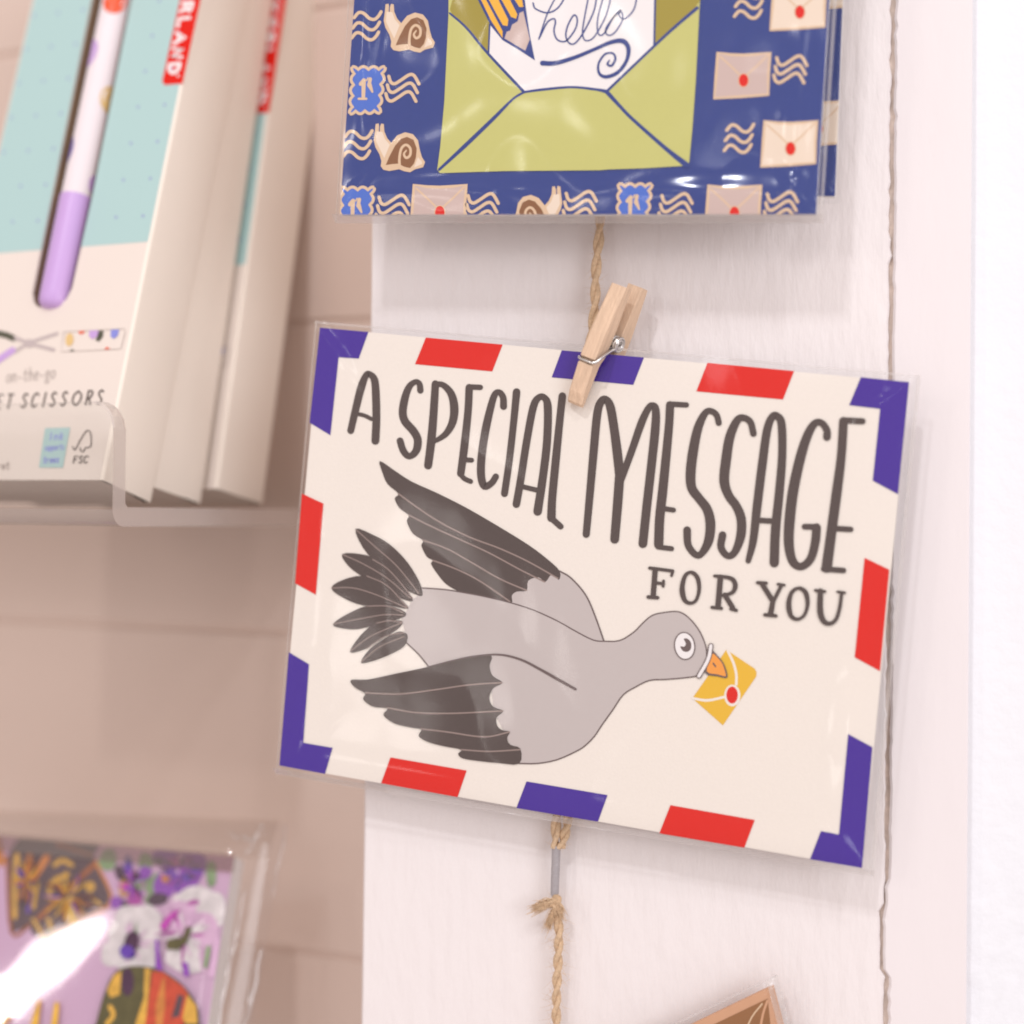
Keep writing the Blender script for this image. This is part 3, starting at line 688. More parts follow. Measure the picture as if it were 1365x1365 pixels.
for v in ([(345, 180), (420, 235), (520, 300), (640, 360), (760, 405), (880, 460), (1004, 530)], [(388, 268), (470, 310), (600, 370), (720, 425), (850, 495), (950, 545)], [(445, 372), (540, 405), (640, 460), (760, 530), (875, 580)], [(488, 456), (580, 490), (680, 540), (805, 625)]):
    pr.stroke(v, 6, M_vein)
back_pts = [(445, 570), (540, 577), (620, 590), (700, 605), (805, 630), (900, 660), (1000, 705), (1080, 750), (1150, 785), (1200, 790)]
headD = [(85, 243), (150, 240), (210, 205), (250, 165), (290, 132), (340, 119), (405, 115), (450, 142), (490, 190), (515, 240), (527, 290), (522, 340), (490, 388), (440, 400), (350, 408), (280, 412), (220, 440), (165, 475), (120, 540), (70, 610), (40, 655), (0, 695)]
belly = [(1080, 1245), (1000, 1280), (920, 1295), (846, 1295)]
tailedge = [(470, 895), (430, 845), (380, 797), (370, 740), (360, 700), (385, 655), (405, 615), (430, 600)]
pr.poly(back_pts[:-1] + cD(headD) + belly + [(800, 1200), (740, 1080), (720, 900), (600, 870)] + tailedge, M_grey)
pr.stroke(back_pts[:-1] + cD(headD) + belly, 5.5, M_line, 3)
pr.stroke(gw, 6, M_line); pr.stroke([(380, 797), (430, 845), (472, 897)], 6, M_line)
# tail
for f in ([(168, 325), (240, 350), (310, 390), (380, 460), (430, 540), (446, 592), (430, 602), (350, 562), (270, 485), (200, 405)],
          [(113, 430), (190, 430), (260, 455), (340, 530), (405, 615), (380, 622), (300, 585), (200, 525), (140, 480)],
          [(68, 570), (120, 535), (200, 520), (280, 550), (350, 610), (387, 656), (300, 642), (200, 642), (120, 612)],
          [(75, 720), (130, 680), (220, 642), (300, 642), (372, 668), (365, 692), (280, 715), (180, 740), (110, 736)],
          [(145, 835), (190, 765), (250, 715), (310, 703), (364, 708), (340, 742), (270, 785), (210, 822)],
          [(190, 878), (230, 820), (300, 772), (350, 750), (384, 765), (370, 810), (310, 845), (240, 872)]): pr.poly(f, M_ink, 3)
for v in ([(172, 330), (250, 400), (340, 480), (430, 592)], [(240, 452), (300, 490), (360, 555), (404, 612)], [(118, 433), (200, 470), (300, 530), (395, 612)], [(215, 520), (300, 560), (382, 650)], [(70, 570), (160, 570), (260, 600), (380, 652)], [(215, 645), (300, 645), (365, 672)], [(78, 718), (200, 695), (290, 680), (366, 682)], [(255, 715), (310, 705), (362, 712)], [(148, 830), (230, 770), (320, 730), (358, 715)], [(215, 820), (290, 770), (370, 755)], [(194, 874), (270, 812), (370, 770)]):
    pr.stroke(v, 4.5, M_vein, 4)
# near wing
lw_ = [(150, 950), (220, 948), (330, 925), (450, 900), (560, 872), (650, 855), (730, 849)] + [(723, 890), (735, 932), (777, 961), (738, 984), (722, 1025), (738, 1060), (780, 1078), (752, 1105), (754, 1138), (775, 1157), (807, 1164), (795, 1190), (808, 1218), (850, 1234), (845, 1296)] + [(760, 1293), (680, 1285), (612, 1274), (593, 1255), (606, 1238), (540, 1225), (470, 1207), (430, 1182), (440, 1155), (400, 1147), (330, 1130), (284, 1095), (300, 1068), (240, 1060), (200, 1030), (208, 1006), (165, 980)]
pr.poly(lw_, M_ink, 3)
for v in ([(210, 1003), (350, 1008), (500, 990), (640, 970), (775, 961)], [(300, 1065), (420, 1085), (560, 1088), (700, 1082), (778, 1078)], [(440, 1152), (550, 1165), (700, 1185), (805, 1165)], [(606, 1238), (720, 1245), (848, 1238)]): pr.stroke(v, 6, M_vein)
pr.stroke([(470, 895), (560, 872), (650, 853), (760, 845), (850, 865), (930, 905), (1010, 950), (1078, 988)], [4, 5, 6, 8, 9, 10, 12, 10], M_line)
D_()
pr.ell((432, 263), 46, 61, M_line, -0.12); pr.ell((432, 263), 41, 56, M_wht, -0.12)
pr.poly([(428, 232), (446, 232), (460, 250), (459, 275), (445, 288), (425, 285), (413, 265), (430, 266), (437, 252)], M_line, 3)
pr.poly([(545, 285), (575, 306), (602, 340), (617, 385), (612, 402), (575, 394), (520, 378)], M_line, 3); pr.poly([(549, 298), (575, 314), (597, 343), (610, 385), (606, 394), (575, 386), (528, 372)], M_ora, 3)
pr.stroke([(556, 338), (566, 352)], 7, M_line, 0)
pr.stroke([(546, 262), (534, 320), (494, 393)], 23, M_line); pr.stroke([(546, 262), (534, 320), (494, 393)], 14, M_wht)
pr.build('printed_bird', card)
sleeve('clear_sleeve', card, [wp(*p, YC) for p in ((417.5, 427), (1227, 499.5), (1164, 1170), (364.5, 1032.5))], NY, 0.0034, 0.0010, M_sleeve, M_seam, 0.017, (2,), amp=0.0012, seed=3)
mbs = MB()
# lengthwise seam of the bag showing down the right margin
mbs.face([wp(1214, 512, YC - 0.0004), wp(1227, 499.5, YC + 0.001), wp(1164, 1170, YC + 0.001), wp(1151, 1158, YC - 0.0004)], M_sleeve)
mbs.build('side_seam', card)

# ================================================================== BLUE SNAIL CARDS
def card_quad(px, y): return [wp(*p, y) for p in px]
YT = -0.022
def snail_card(root, y, corners, full, dx=0, dy=0):
    q = card_quad(corners, y); P = V((0, y, 0))
    mb = MB(); slab(mb, q, NY, 0.0006, M_blue, M_env); mb.build('card_front', root)
    mb = MB(); slab(mb, [p + V((0, 0.0010, 0)) for p in q], NY, 0.0010, M_env, M_env); mb.build('envelope', root)
    cl = [corners[0], corners[1], corners[2], corners[3]]
    pr = Print(P, NY, 0.0001, clip=cl)
    z1 = 7.583; oz = (440, 0)
    def Z(ox=0, oy=0): return pr.at(440 + ox + dx, 0 + oy + dy, z1)
    def wavesA(ox, oy):
        Z(ox, oy); pr.k = 0
        for d in ((0, 0), (-15, 105), (-25, 205)): pr.stroke([(245 + d[0], 180 + d[1]), (290 + d[0], 130 + d[1]), (340 + d[0], 135 + d[1]), (400 + d[0], 187 + d[1]), (450 + d[0], 197 + d[1]), (490 + d[0], 165 + d[1]), (517 + d[0], 120 + d[1])], 33, M_tan)
    def wavesB(ox, oy):
        Z(ox, oy); pr.k = 0
        for d in ((0, 0), (-15, 88), (-30, 175)): pr.stroke([(595 + d[0], 772 + d[1]), (615 + d[0], 830 + d[1]), (655 + d[0], 847 + d[1]), (720 + d[0], 810 + d[1]), (800 + d[0], 758 + d[1]), (850 + d[0], 765 + d[1]), (900 + d[0], 850 + d[1])], 33, M_tan)
    def snail(ox, oy, mir=None):
        Z(ox, oy); pr.k = 0
        f = (lambda p: p) if mir is None else (lambda p: (2 * mir - p[0], p[1]))
        FF = lambda L: [f(p) for p in L]
        pr.poly(FF([(562, 45), (592, 38), (602, 85), (618, 40), (645, 45), (650, 120), (680, 190), (720, 235), (780, 160), (860, 128), (940, 148), (990, 210), (1010, 310), (1030, 380), (1062, 430), (1042, 482), (960, 503), (910, 533), (850, 522), (800, 502), (700, 520), (640, 507), (613, 470), (620, 420), (600, 350), (560, 280), (543, 210), (555, 120)]), M_tan)
        pr.poly(FF([(572, 120), (630, 125), (655, 195), (705, 255), (650, 390), (610, 310), (566, 220)]), M_cream)
        pr.poly(FF([(990, 380), (1030, 425), (1030, 450), (950, 485), (975, 420)]), M_cream)
        pr.poly(FF([(665, 460), (700, 375), (760, 262), (820, 195), (880, 175), (945, 205), (977, 290), (970, 380), (950, 445), (910, 490), (855, 478), (790, 445), (730, 450)]), M_brown)
        pr.stroke(FF([(805, 480), (803, 390), (822, 295), (868, 256), (912, 292), (910, 360), (872, 387), (848, 350), (872, 312)]), [28, 26, 26, 26, 26, 26, 26, 22, 14], M_tan)
        pr.stroke(FF([(601, 70), (600, 118)]), 9, M_blue, 0)
    def stamp(ox, oy):
        Z(ox, oy); pr.k = 0
        co = [V((235, 690)), V((545, 690)), V((497, 1130)), V((212, 1138))]
        pr.poly([tuple(c) for c in co], M_sky)
        for a, b, k in ((0, 1, 3), (1, 2, 4), (2, 3, 3), (3, 0, 4)):
            A, B = co[a], co[b]; d = B - A; nn = V((-d.y, d.x)).normalized(); pts = []
            for i in range(k * 8 + 1):
                t = i / (k * 8); pts.append(tuple(A + d * t - nn * (abs(cos(t * k * pi)) ** .8 * 32 - 16)))
            pr.stroke(pts, 30, M_tan, 0)
        pr.stroke([(312, 850), (345, 812)], 40, M_tan, 0); pr.stroke([(342, 820), (338, 985)], [44, 36], M_tan, 0); pr.stroke([(292, 1000), (368, 1000)], 24, M_tan, 0); pr.stroke([(385, 790), (372, 815)], 14, M_tan, 0)
        pr.stroke([(408, 800), (396, 860)], 36, M_tan, 0); pr.stroke([(400, 860), (430, 930)], [48, 20], M_tan, 0)
    def env(ox, oy, fill):
        pr.at(930 + ox + dx, oy + dy, 6.825); pr.k = 0
        o = [(183, 480), (300, 498), (420, 502), (540, 495), (660, 480), (645, 670), (643, 862), (400, 880), (150, 895), (168, 690)]
        pr.poly(o, fill); pr.stroke(o, 26, M_tan, 0, closed=True)
        pr.stroke([(205, 515), (300, 600), (392, 690)], 16, M_tan, 0); pr.stroke([(440, 690), (540, 600), (640, 500)], 16, M_tan, 0)
        pr.ell((418, 732), 52, 66, M_tan); pr.ell((418, 732), 43, 58, M_red)
    if full:
        wavesA(0, 0); snail(0, 0); stamp(0, 0); wavesB(0, 0); wavesA(-11.9, 158.5); snail(-13.2, 159.5); stamp(-14.5, 160.5); wavesB(-13, 161)
        env(-404.8, 176, M_mauve); wavesB(105.7, 159); snail(223, 243, mir=600); wavesB(236.4, 156); stamp(355.4, 156); wavesB(364, 159); env(-12.1, 176.8, M_mauve); wavesB(504.5, 157)
        wavesA(510, -28.8); env(75, -91, M_cream); env(0, 0, M_mauve); wavesB(517, -24.6); wavesA(496.5, 150); env(62.6, 91, M_cream)
        wavesB(8, -190); stamp(15, -185); snail(30, -160); wavesA(25, -165)
        pr.build('printed_icons', root)
        pr = Print(P, NY, 0.00022, clip=cl).at(600, 0, 4.55)
        F2 = lambda x, y: ((430 + x / 3.689 - 600) * 4.55, y / 3.689 * 4.55); G2 = lambda x, y: ((780 + x / 3.25 - 600) * 4.55, y / 3.25 * 4.55)
        pr.poly([F2(630, -900), F2(620, 80), F2(600, 500), F2(580, 720), F2(565, 835), F2(578, 852), F2(900, 842), F2(1365, 838), G2(100, 735), G2(250, 730), G2(450, 718), G2(465, 560), G2(480, 350), G2(498, 0), G2(520, -700)], M_green)
        pr.poly([(30, -60), (0, 60), (20, 100), (100, 170), (230, 325), (245, 150), (175, -60)], M_olive)
        pr.poly([(1247, -300), (1238, 285), (1365, 165), (1480, 60), (1560, -60), (1560, -300)], M_olive)
        pr.poly([(245, 150), (235, 325), (330, 435), (450, 560), (560, 545), (740, 530), (890, 545), (950, 555), (1100, 415), (1238, 285), (1247, 0), (1247, -300), (400, -300)], M_wht)
        S = lambda p, wd, sm=5: pr.stroke(p, wd, M_blue, sm)
        S([(0, 82), (100, 170), (230, 325), (450, 560)], [12, 14, 16, 18]); S([(450, 560), (560, 545), (740, 530), (890, 545), (950, 557)], [14, 16, 14, 16, 24])
        S([(1500, 50), (1365, 165), (1235, 285), (950, 557)], [20, 18, 16, 16]); S([(950, 557), (1040, 655), (1112, 728), G2(345, 640), G2(440, 716)], [26, 20, 20, 24, 36])
        S([(450, 560), (380, 605), (265, 720), F2(700, 720), F2(575, 835)], [14, 14, 22, 24, 16]); S([(242, 150), (235, 325)], 10, 0); S([(1247, -100), (1239, 283)], 12, 0)
        pr.poly([(150, -60), (170, 0), (250, 160), (320, 245), (420, 305), (516, 368), (486, 220), (458, 30), (448, -60)], M_blue)
        for y_ in ([(160, -60), (188, -60), (320, 190), (320, 232), (252, 130)], [(205, -60), (265, -60), (355, 122), (350, 160), (322, 155), (285, 90)], [(280, -60), (335, -60), (410, 90), (402, 116), (372, 105)], [(355, -60), (428, -60), (446, 45), (422, 45)]): pr.poly(y_, M_pen)
        pr.poly([(332, 235), (345, 195), (366, 188), (378, 152), (412, 132), (422, 82), (446, 70), (485, 240), (458, 310), (400, 275)], M_mauve)
        H = lambda p, wd=8: pr.stroke(p, wd, M_blue, 6)
        H([(505, 20), (520, 55), (590, 80), (650, 55), (690, 0), (700, -40)], 9); H([(650, -40), (640, -10), (590, 90), (540, 240)]); H([(545, 230), (590, 140), (628, 116), (641, 135), (632, 190), (650, 240), (690, 255), (722, 235), (765, 170), (772, 112), (750, 96), (715, 160), (704, 220), (725, 264), (760, 264), (810, 200), (870, 80), (890, -10), (895, -60)], 9)
        H([(850, -60), (840, -10), (815, 120), (805, 200), (820, 246), (860, 240), (900, 190), (950, 90), (975, -10), (980, -60)]); H([(940, -60), (930, -10), (900, 100), (895, 180), (910, 216), (940, 200), (985, 120), (1020, 75), (1038, 66), (990, 110), (945, 180), (960, 216), (1000, 200), (1045, 130), (1046, 85), (1030, 75), (1028, 100), (1060, 117), (1110, 70), (1130, 10), (1128, -40)])
        pr.stroke([(562, 385), (640, 385), (760, 350), (880, 300), (980, 258), (1050, 252), (1083, 295), (1072, 370), (1020, 440), (950, 468), (907, 448), (902, 390), (940, 332), (988, 326), (1004, 360), (982, 400), (956, 392), (968, 368)], [30, 27, 23, 20, 24, 30, 27, 20, 22, 22, 16, 12, 12, 12, 14, 14, 12, 8], M_blue, 6)
        pr.build('printed_envelope', root)
    else:
        env(75 + 34, -91 - 27, M_cream); env(62.6 + 37, 91 - 27, M_cream); wavesB(530, -45)
        pr.build('printed_icons', root)
topc = tag(empty('greeting_card', wp(780, 290, YT)), 'blue card with snails, stamps and a green envelope saying hello, front one of its stack', 'greeting card', 'sleeved cards hung on the white post')
snail_card(topc, YT, [(493, -310), (1124.5, -310), (1087.7, 286), (453, 286.5)], True)
sleeve('clear_sleeve', topc, [wp(*p, YT) for p in ((480, -340), (1137, -340), (1095.5, 296), (444.5, 296.5))], NY, 0.0034, 0.0010, M_sleeve, M_seam, 0.016, (2,), amp=0.0016, seed=11)
top2 = tag(empty('greeting_card', wp(800, 262, -0.013)), 'second blue card, only a narrow strip showing right of the front snail card', 'greeting card', 'sleeved cards hung on the white post')
snail_card(top2, -0.013, [(520, -310), (1136, -310), (1113, 261.5), (492, 262)], False)
sleeve('clear_sleeve', top2, [wp(*p, -0.013) for p in ((510, -330), (1146, -330), (1120, 270), (484, 270.5))], NY, 0.0034, 0.0010, M_sleeve, amp=0.0016, seed=17)

# ================================================================== KRAFT CARD
YK = -0.008
kc = tag(empty('greeting_card', wp(900, 1500, YK)), 'brown kraft card, one tilted corner poking up at the bottom of the post', 'greeting card', 'sleeved cards hung on the white post')
C0, Lf, Rt = V((1030.7, 1313.5)), V((-378, 182)), V((78, 300))
q = [wp(*p, YK) for p in (C0 + Lf, C0, C0 + Rt, C0 + Lf + Rt)]
mb = MB(); slab(mb, q, NY, 0.0012, M_kraft, M_kraft); mb.build('card_front', kc)
pr = Print(V((0, YK, 0)), NY, 0.0001)
C1 = V((1023.4, 1331)); pr.poly([tuple(C1), tuple(C1 + Lf * .9), tuple(C1 + Lf * .9 + Rt * .9), tuple(C1 + V((12, 120)))], M_kraft2)
pr.stroke([(1023, 1334), (1017, 1352), (1012, 1380)], 3, M_kraft, 3); pr.stroke([(1016, 1338), (1002, 1356), (992, 1380)], 2, M_tan, 3)
pr.build('printed_picture', kc)
S0 = V((1035, 1300))
sleeve('clear_sleeve', kc, [wp(*p, YK) for p in (S0 + Lf * 1.1, S0, S0 + Rt * 1.1, S0 + Lf * 1.1 + Rt * 1.1)], NY, 0.003, 0.0005, M_sleeve, M_seam, 0.03, (1,), seed=23)

# ================================================================== TWINE
def tube(mb, pts, r, m, sides=7, caps=True):
    n = len(pts); rows = []; up = V((0, 1, 0.3)).normalized()
    for i in range(n):
        d = (pts[min(n - 1, i + 1)] - pts[max(0, i - 1)]).normalized()
        a = d.cross(up)
        a = a.normalized() if a.length > 1e-4 else d.cross(V((1, 0, 0))).normalized()
        b = d.cross(a).normalized(); ri = r[i] if isinstance(r, list) else r
        rows.append([pts[i] + a * cos(2 * pi * k / sides) * ri + b * sin(2 * pi * k / sides) * ri for k in range(sides)])
    mb.grid(rows, m, True)
    if caps: mb.face(rows[0], m); mb.face(list(reversed(rows[-1])), m)
def path3(px, y, step=0.0007):
    P = smooth(px, 14); pts = [wp(*p, y(p[1]) if callable(y) else y) for p in P]; out = [pts[0]]
    for p in pts[1:]:
        d = p - out[-1]
        while d.length > step: out.append(out[-1] + d.normalized() * step); d = p - out[-1]
    return out
def strand(name, parent, pts, R=0.00115, pitch=0.0075, ph=0.0, ply=2):
    for k in range(ply):
        mb = MB(); out = []; rad = []; s_ = 0
        for i, p in enumerate(pts):
            if i: s_ += (p - pts[i - 1]).length
            d = (pts[min(len(pts) - 1, i + 1)] - pts[max(0, i - 1)]).normalized(); a = d.cross(V((0, 1, 0))).normalized(); b = d.cross(a)
            t = 2 * pi * s_ / pitch + ph + 2 * pi * k / ply
            out.append(p + (a * cos(t) + b * sin(t)) * R * 0.5); rad.append(R * (0.64 + 0.10 * noise.noise(V((s_ * 300, k * 7 + ph, 0)))))
        tube(mb, out, rad, M_jute, 8); mb.build(name, parent, smooth=True)
def fuzz(parent, pts, n, ln=0.004, R=0.0012, name='fibres'):
    mb = MB()
    for _ in range(n):
        i = random.randrange(1, len(pts) - 1); p = pts[i]; d = (pts[i + 1] - pts[i - 1]).normalized()
        th = random.uniform(0, 2 * pi); o = V((cos(th), -abs(sin(th)) * 0.5, 0)); q = p + o * R * 0.8
        v = (d * random.uniform(-1, 1) + o * random.uniform(.25, .9)).normalized(); c = V((random.uniform(-1, 1), random.uniform(-1, 1), random.uniform(-1, 1))) * 0.4
        l = ln * random.uniform(.3, 1); tube(mb, [q + (v + c * t) * l * t for t in (0, .33, .66, 1)], [0.00003, 0.00003, 0.000025, 0.00001], M_jute, 3, False)
    o = mb.build(name, parent); o['kind'] = 'stuff'
tw = tag(empty('twine', wp(742, 1128, -0.003)), 'jute twine behind the cards, looped into a grey crimp below the bird card', 'twine')
pa = path3([(806, -120), (803, 100), (800, 290), (797, 330), (794, 370), (793, 410), (788, 452), (783, 520), (768, 720), (752, 1000), (742, 1090), (740, 1130)], -0.0042)
strand('strand', tw, pa, 0.00116, 0.0125); fuzz(tw, pa[:int(len(pa) * .45)], 420, 0.0026)
pb = path3([(757, 1060), (757, 1092), (753, 1112), (747, 1132)], -0.0042); strand('strand', tw, pb, 0.0011, ph=1.0)
fuzz(tw, pb + pa[-24:], 50, 0.0022, name='fibres')
mb = MB(); cr = [wp(741.5, 1127, -0.004), wp(740.8, 1150, -0.004), wp(740, 1170, -0.004), wp(739.3, 1193, -0.004)]
tube(mb, cr, [0.00112, 0.00108, 0.00108, 0.00105], M_crimp, 14); mb.build('crimp', tw, smooth=True)
tw2 = tag(empty('twine', wp(741, 1215, -0.003)), 'jute twine knotted with frayed ends under the grey crimp, running down the post', 'twine')
pc = path3([(741, 1194), (742, 1215), (745, 1240), (744, 1275), (742.5, 1310), (741.5, 1340), (741, 1420)], -0.0042)
strand('strand', tw2, pc, 0.00108, 0.0088, 0.7); fuzz(tw2, pc, 260, 0.0034)
mb = MB()
for (cx, cy, a, r1) in ((741, 1200, .5, 0.0008), (742.5, 1208, -.6, 0.0010)):
    c = wp(cx, cy, -0.0042); tube(mb, [c + V((cos(t) * r1, sin(t) * r1, cos(t) * sin(a) * r1 * 1.2)) for t in [2 * pi * k / 16 for k in range(17)]], 0.00068, M_jute, 7)
mb.build('knot', tw2, smooth=True)
def fray(a, b, n, sp):
    mb = MB(); A = wp(*a, -0.0052); B = wp(*b, -0.0056)
    for _ in range(n):
        e = B + V((random.gauss(0, sp), random.gauss(0, sp * .6), random.gauss(0, sp))); l = random.uniform(.55, 1.05)
        m1 = A.lerp(e, l * .5) + V((random.gauss(0, .0003), random.gauss(0, .0003), random.gauss(0, .0004)))
        tube(mb, [A + V((random.gauss(0, .0003), 0, random.gauss(0, .0003))), m1, A.lerp(e, l)], [0.00011, 0.00009, 0.00003], M_jute, 4, False)
    mb.build('frayed_end', tw2)
fray((745, 1198), (707, 1214), 150, 0.0008); fray((744, 1204), (728, 1240), 130, 0.0007); fray((741, 1196), (749, 1226), 110, 0.0007)

# ================================================================== CLOTHES PEG
peg = tag(empty('clothes_peg', wp(790, 485, YC - 0.003)), 'small wooden clothes peg with a steel spring clipping the bird card', 'clothes peg')
tip, hnd = wp(771, 541, YC - 0.003), wp(834, 383, YC - 0.003)
ax = (hnd - tip); PL = ax.length; ax.normalize()
tw_ = R_(-17.0)
wx0 = ax.cross(NY).normalized();
if wx0.x < 0: wx0 = -wx0
out0 = NY.copy()
ax = (ax + NY * 0.02).normalized()
out0 = (out0 - ax * out0.dot(ax)).normalized()
wx = (wx0 * cos(tw_) - out0 * sin(tw_)).normalized(); out_ = wx.cross(ax).normalized()
if out_.y > 0: out_ = -out_
wx = (wx - ax * wx.dot(ax)).normalized()
cen = tip - NY * 0.0045
PWd = 0.0043
def pp(s, w_, t): return cen + ax * (s * PL) + wx * w_ + out_ * t
def leg(sg):
    mb = MB()
    prof_o = [(0.0, .0040), (0.02, .0047), (0.10, .0056), (.33, .0066), (.345, .0061), (.372, .0061), (.387, .0068), (.6, .0067), (.8, .0061), (1.0, .0054)]
    prof_i = [(0.0, .0031), (.02, .0030), (.10, .0030), (.30, .0030), (.345, .0030), (.372, .0028), (.43, .0020), (.58, .0016), (.72, .0018), (1.0, .0021)]
    rows = []
    for (so, to), (si, ti) in zip(prof_o, prof_i):
        r = []
        c = 0.0005; hw = PWd / 2
        for (x, t) in ((-hw + .0003, ti), (hw - .0003, ti), (hw, ti + .0003), (hw, to - c), (hw - c, to), (-hw + c, to), (-hw, to - c), (-hw, ti + .0003)):
            r.append(pp((so if t > (ti + to) / 2 else si) + (0.05 if sg < 0 else 0), x, t * sg))
        rows.append(r)
    mb.grid(rows, M_wood, True); mb.face(rows[0], M_wood); mb.face(list(reversed(rows[-1])), M_wood)
    return mb.build('wooden_leg', peg, weld=True)
leg(1); leg(-1)
mb = MB(); wr = 0.00036; sC_ = 0.565; rC = 0.0017
coil = []
turns = 5.5
for k in range(int(turns * 16) + 1):
    t = 2 * pi * k / 16; x = -PWd / 2 - 0.0002 + (PWd + 0.0012) * k / (turns * 16)
    coil.append(pp(sC_, x, 0) + ax * (rC * sin(t)) + out_ * (rC * cos(t)))
hw = PWd / 2
arm = [coil[-1], pp(.50, hw + .0009, .0024), pp(.43, hw + .0008, .0050), pp(.368, hw + .0005, .0066), pp(.358, hw - .0003, .0067), pp(.357, 0, .0065), pp(.358, -hw + .0002, .0066), pp(.365, -hw - .0004, .0058)]
tube(mb, coil, wr, M_steel, 8); tube(mb, arm, wr, M_steel, 8)
arm2 = [coil[0], pp(.50, -hw - .0006, -.0020), pp(.40, -hw - .0005, -.0050), pp(.358, -hw, -.0058), pp(.358, hw, -.0058)]
tube(mb, arm2, wr, M_steel, 8)
for k in range(2):
    tube(mb, [pp(sC_, hw + .0011, 0) + (ax * sin(t) + out_ * cos(t)) * (0.0017 - .0006 * k) for t in [2 * pi * j / 18 for j in range(19)]], wr, M_steel, 8)
mb.build('spring', peg, smooth=True)

# ================================================================== CARD PACK (lower left)
LE = R_(21)
pn = (NY * cos(LE) + V((0, 0, 1)) * sin(LE)).normalized(); pu = V((1, 0, 0)); pz = (V((0, 0, 1)) * cos(LE) - NY * sin(LE)).normalized()
pP0 = Cp + ray(312, 1141) * 0.462
pack = tag(empty('card_pack', hit(150, 1365, pP0, pn)), 'lilac card deck with pansies on its front, wrapped in shiny clear film', 'card deck')
def pk(px, py): return hit(px, py, pP0, pn)
def mir(px, py, d):
    p = pk(px, py); v = (p - Cp).normalized(); r = v - pn * (2 * v.dot(pn)); return p + r * d
sa, sb = mir(-60, 1388, 1.4), mir(128, 1236, 1.4)
sxv = (sb - sa).normalized(); szv = ((sa + sb) * .5 - pk(60, 1300)).normalized(); syv = szv.cross(sxv).normalized(); szv = sxv.cross(syv)
sm_ = (sa + sb) * .5; strip.size = (sb - sa).length
strip_o.matrix_world = Matrix(((sxv.x, syv.x, szv.x, sm_.x), (sxv.y, syv.y, szv.y, sm_.y), (sxv.z, syv.z, szv.z, sm_.z), (0, 0, 0, 1)))
print('STRIP', sm_, strip.size)
shq = [pk(-160, 1101), pk(312, 1142), pk(233, 1640), pk(-260, 1560)]
mb = MB(); slab(mb, shq, pn, 0.0010, M_pinkp, M_env); mb.build('printed_sheet', pack)
mb = MB(); slab(mb, [p - pn * 0.0011 for p in shq], pn, 0.006, M_env, M_env); mb.build('inner_box', pack)
clipq = [(-160, 1101), (312, 1142), (233, 1640), (-260, 1560)]
K = lambda n, c: mat(n, c, 0.5, 0.3, var=0.4, vscale=330)
kd, kg, kr, ko, kp, kv, kw, kk, kl, km = (K('tarot_dark', (.10, .06, .07)), K('tarot_gold', (.62, .35, .06)), K('tarot_rust', (.33, .10, .03)), K('tarot_orange', (.55, .20, .05)), K('pansy_purple', (.25, .06, .40)), K('pansy_violet', (.12, .05, .35)), K('pansy_white', (.72, .66, .66)), K('pansy_pink', (.66, .42, .60)), K('leaf_green', (.22, .32, .16)), K('pansy_magenta', (.42, .06, .34)))
kol = K('arch_olive', (.10, .085, .035)); kre = K('arch_red', (.50, .07, .035)); kdk = K('pansy_dark', (.07, .03, .06))
pr = Print(pP0, pn, 0.0001, clip=clipq).at(0, 1080, 4.789)
pr.poly([(45, 300), (110, 190), (240, 150), (360, 150), (520, 160), (650, 205), (600, 285), (620, 340), (712, 582), (690, 622), (480, 730), (275, 832), (205, 790), (190, 738), (75, 785)], kd)
for pts, wd, m in (([(45, 300), (75, 780), (190, 735)], 22, kr), ([(612, 330), (708, 585), (480, 715), (282, 828)], 22, ko), ([(250, 690), (420, 520), (600, 350)], 34, kr), ([(110, 290), (95, 480), (95, 680)], 34, kg), ([(190, 290), (165, 430), (130, 560)], 30, ko), ([(300, 300), (250, 380), (215, 430)], 44, ko), ([(210, 450), (180, 650)], 22, kv), ([(320, 560), (330, 470), (430, 410)], 34, kg), ([(350, 350), (400, 320), (460, 350)], 30, kg), ([(215, 700), (280, 810)], 26, kg), ([(330, 760), (310, 700)], 30, kg), ([(370, 220), (580, 285)], 26, kr), ([(240, 470), (215, 620)], 26, kg), ([(-20, 200), (5, 330)], 60, ko), ([(590, 560), (640, 600)], 22, kg), ([(390, 480), (350, 560)], 20, kd)): pr.stroke(pts, wd, m, 4)
pr.ell((470, 640), 68, 95, kg); pr.ell((465, 650), 40, 60, K('tarot_sun', (.75, .48, .10))); pr.ell((578, 490), 32, 36, kg)
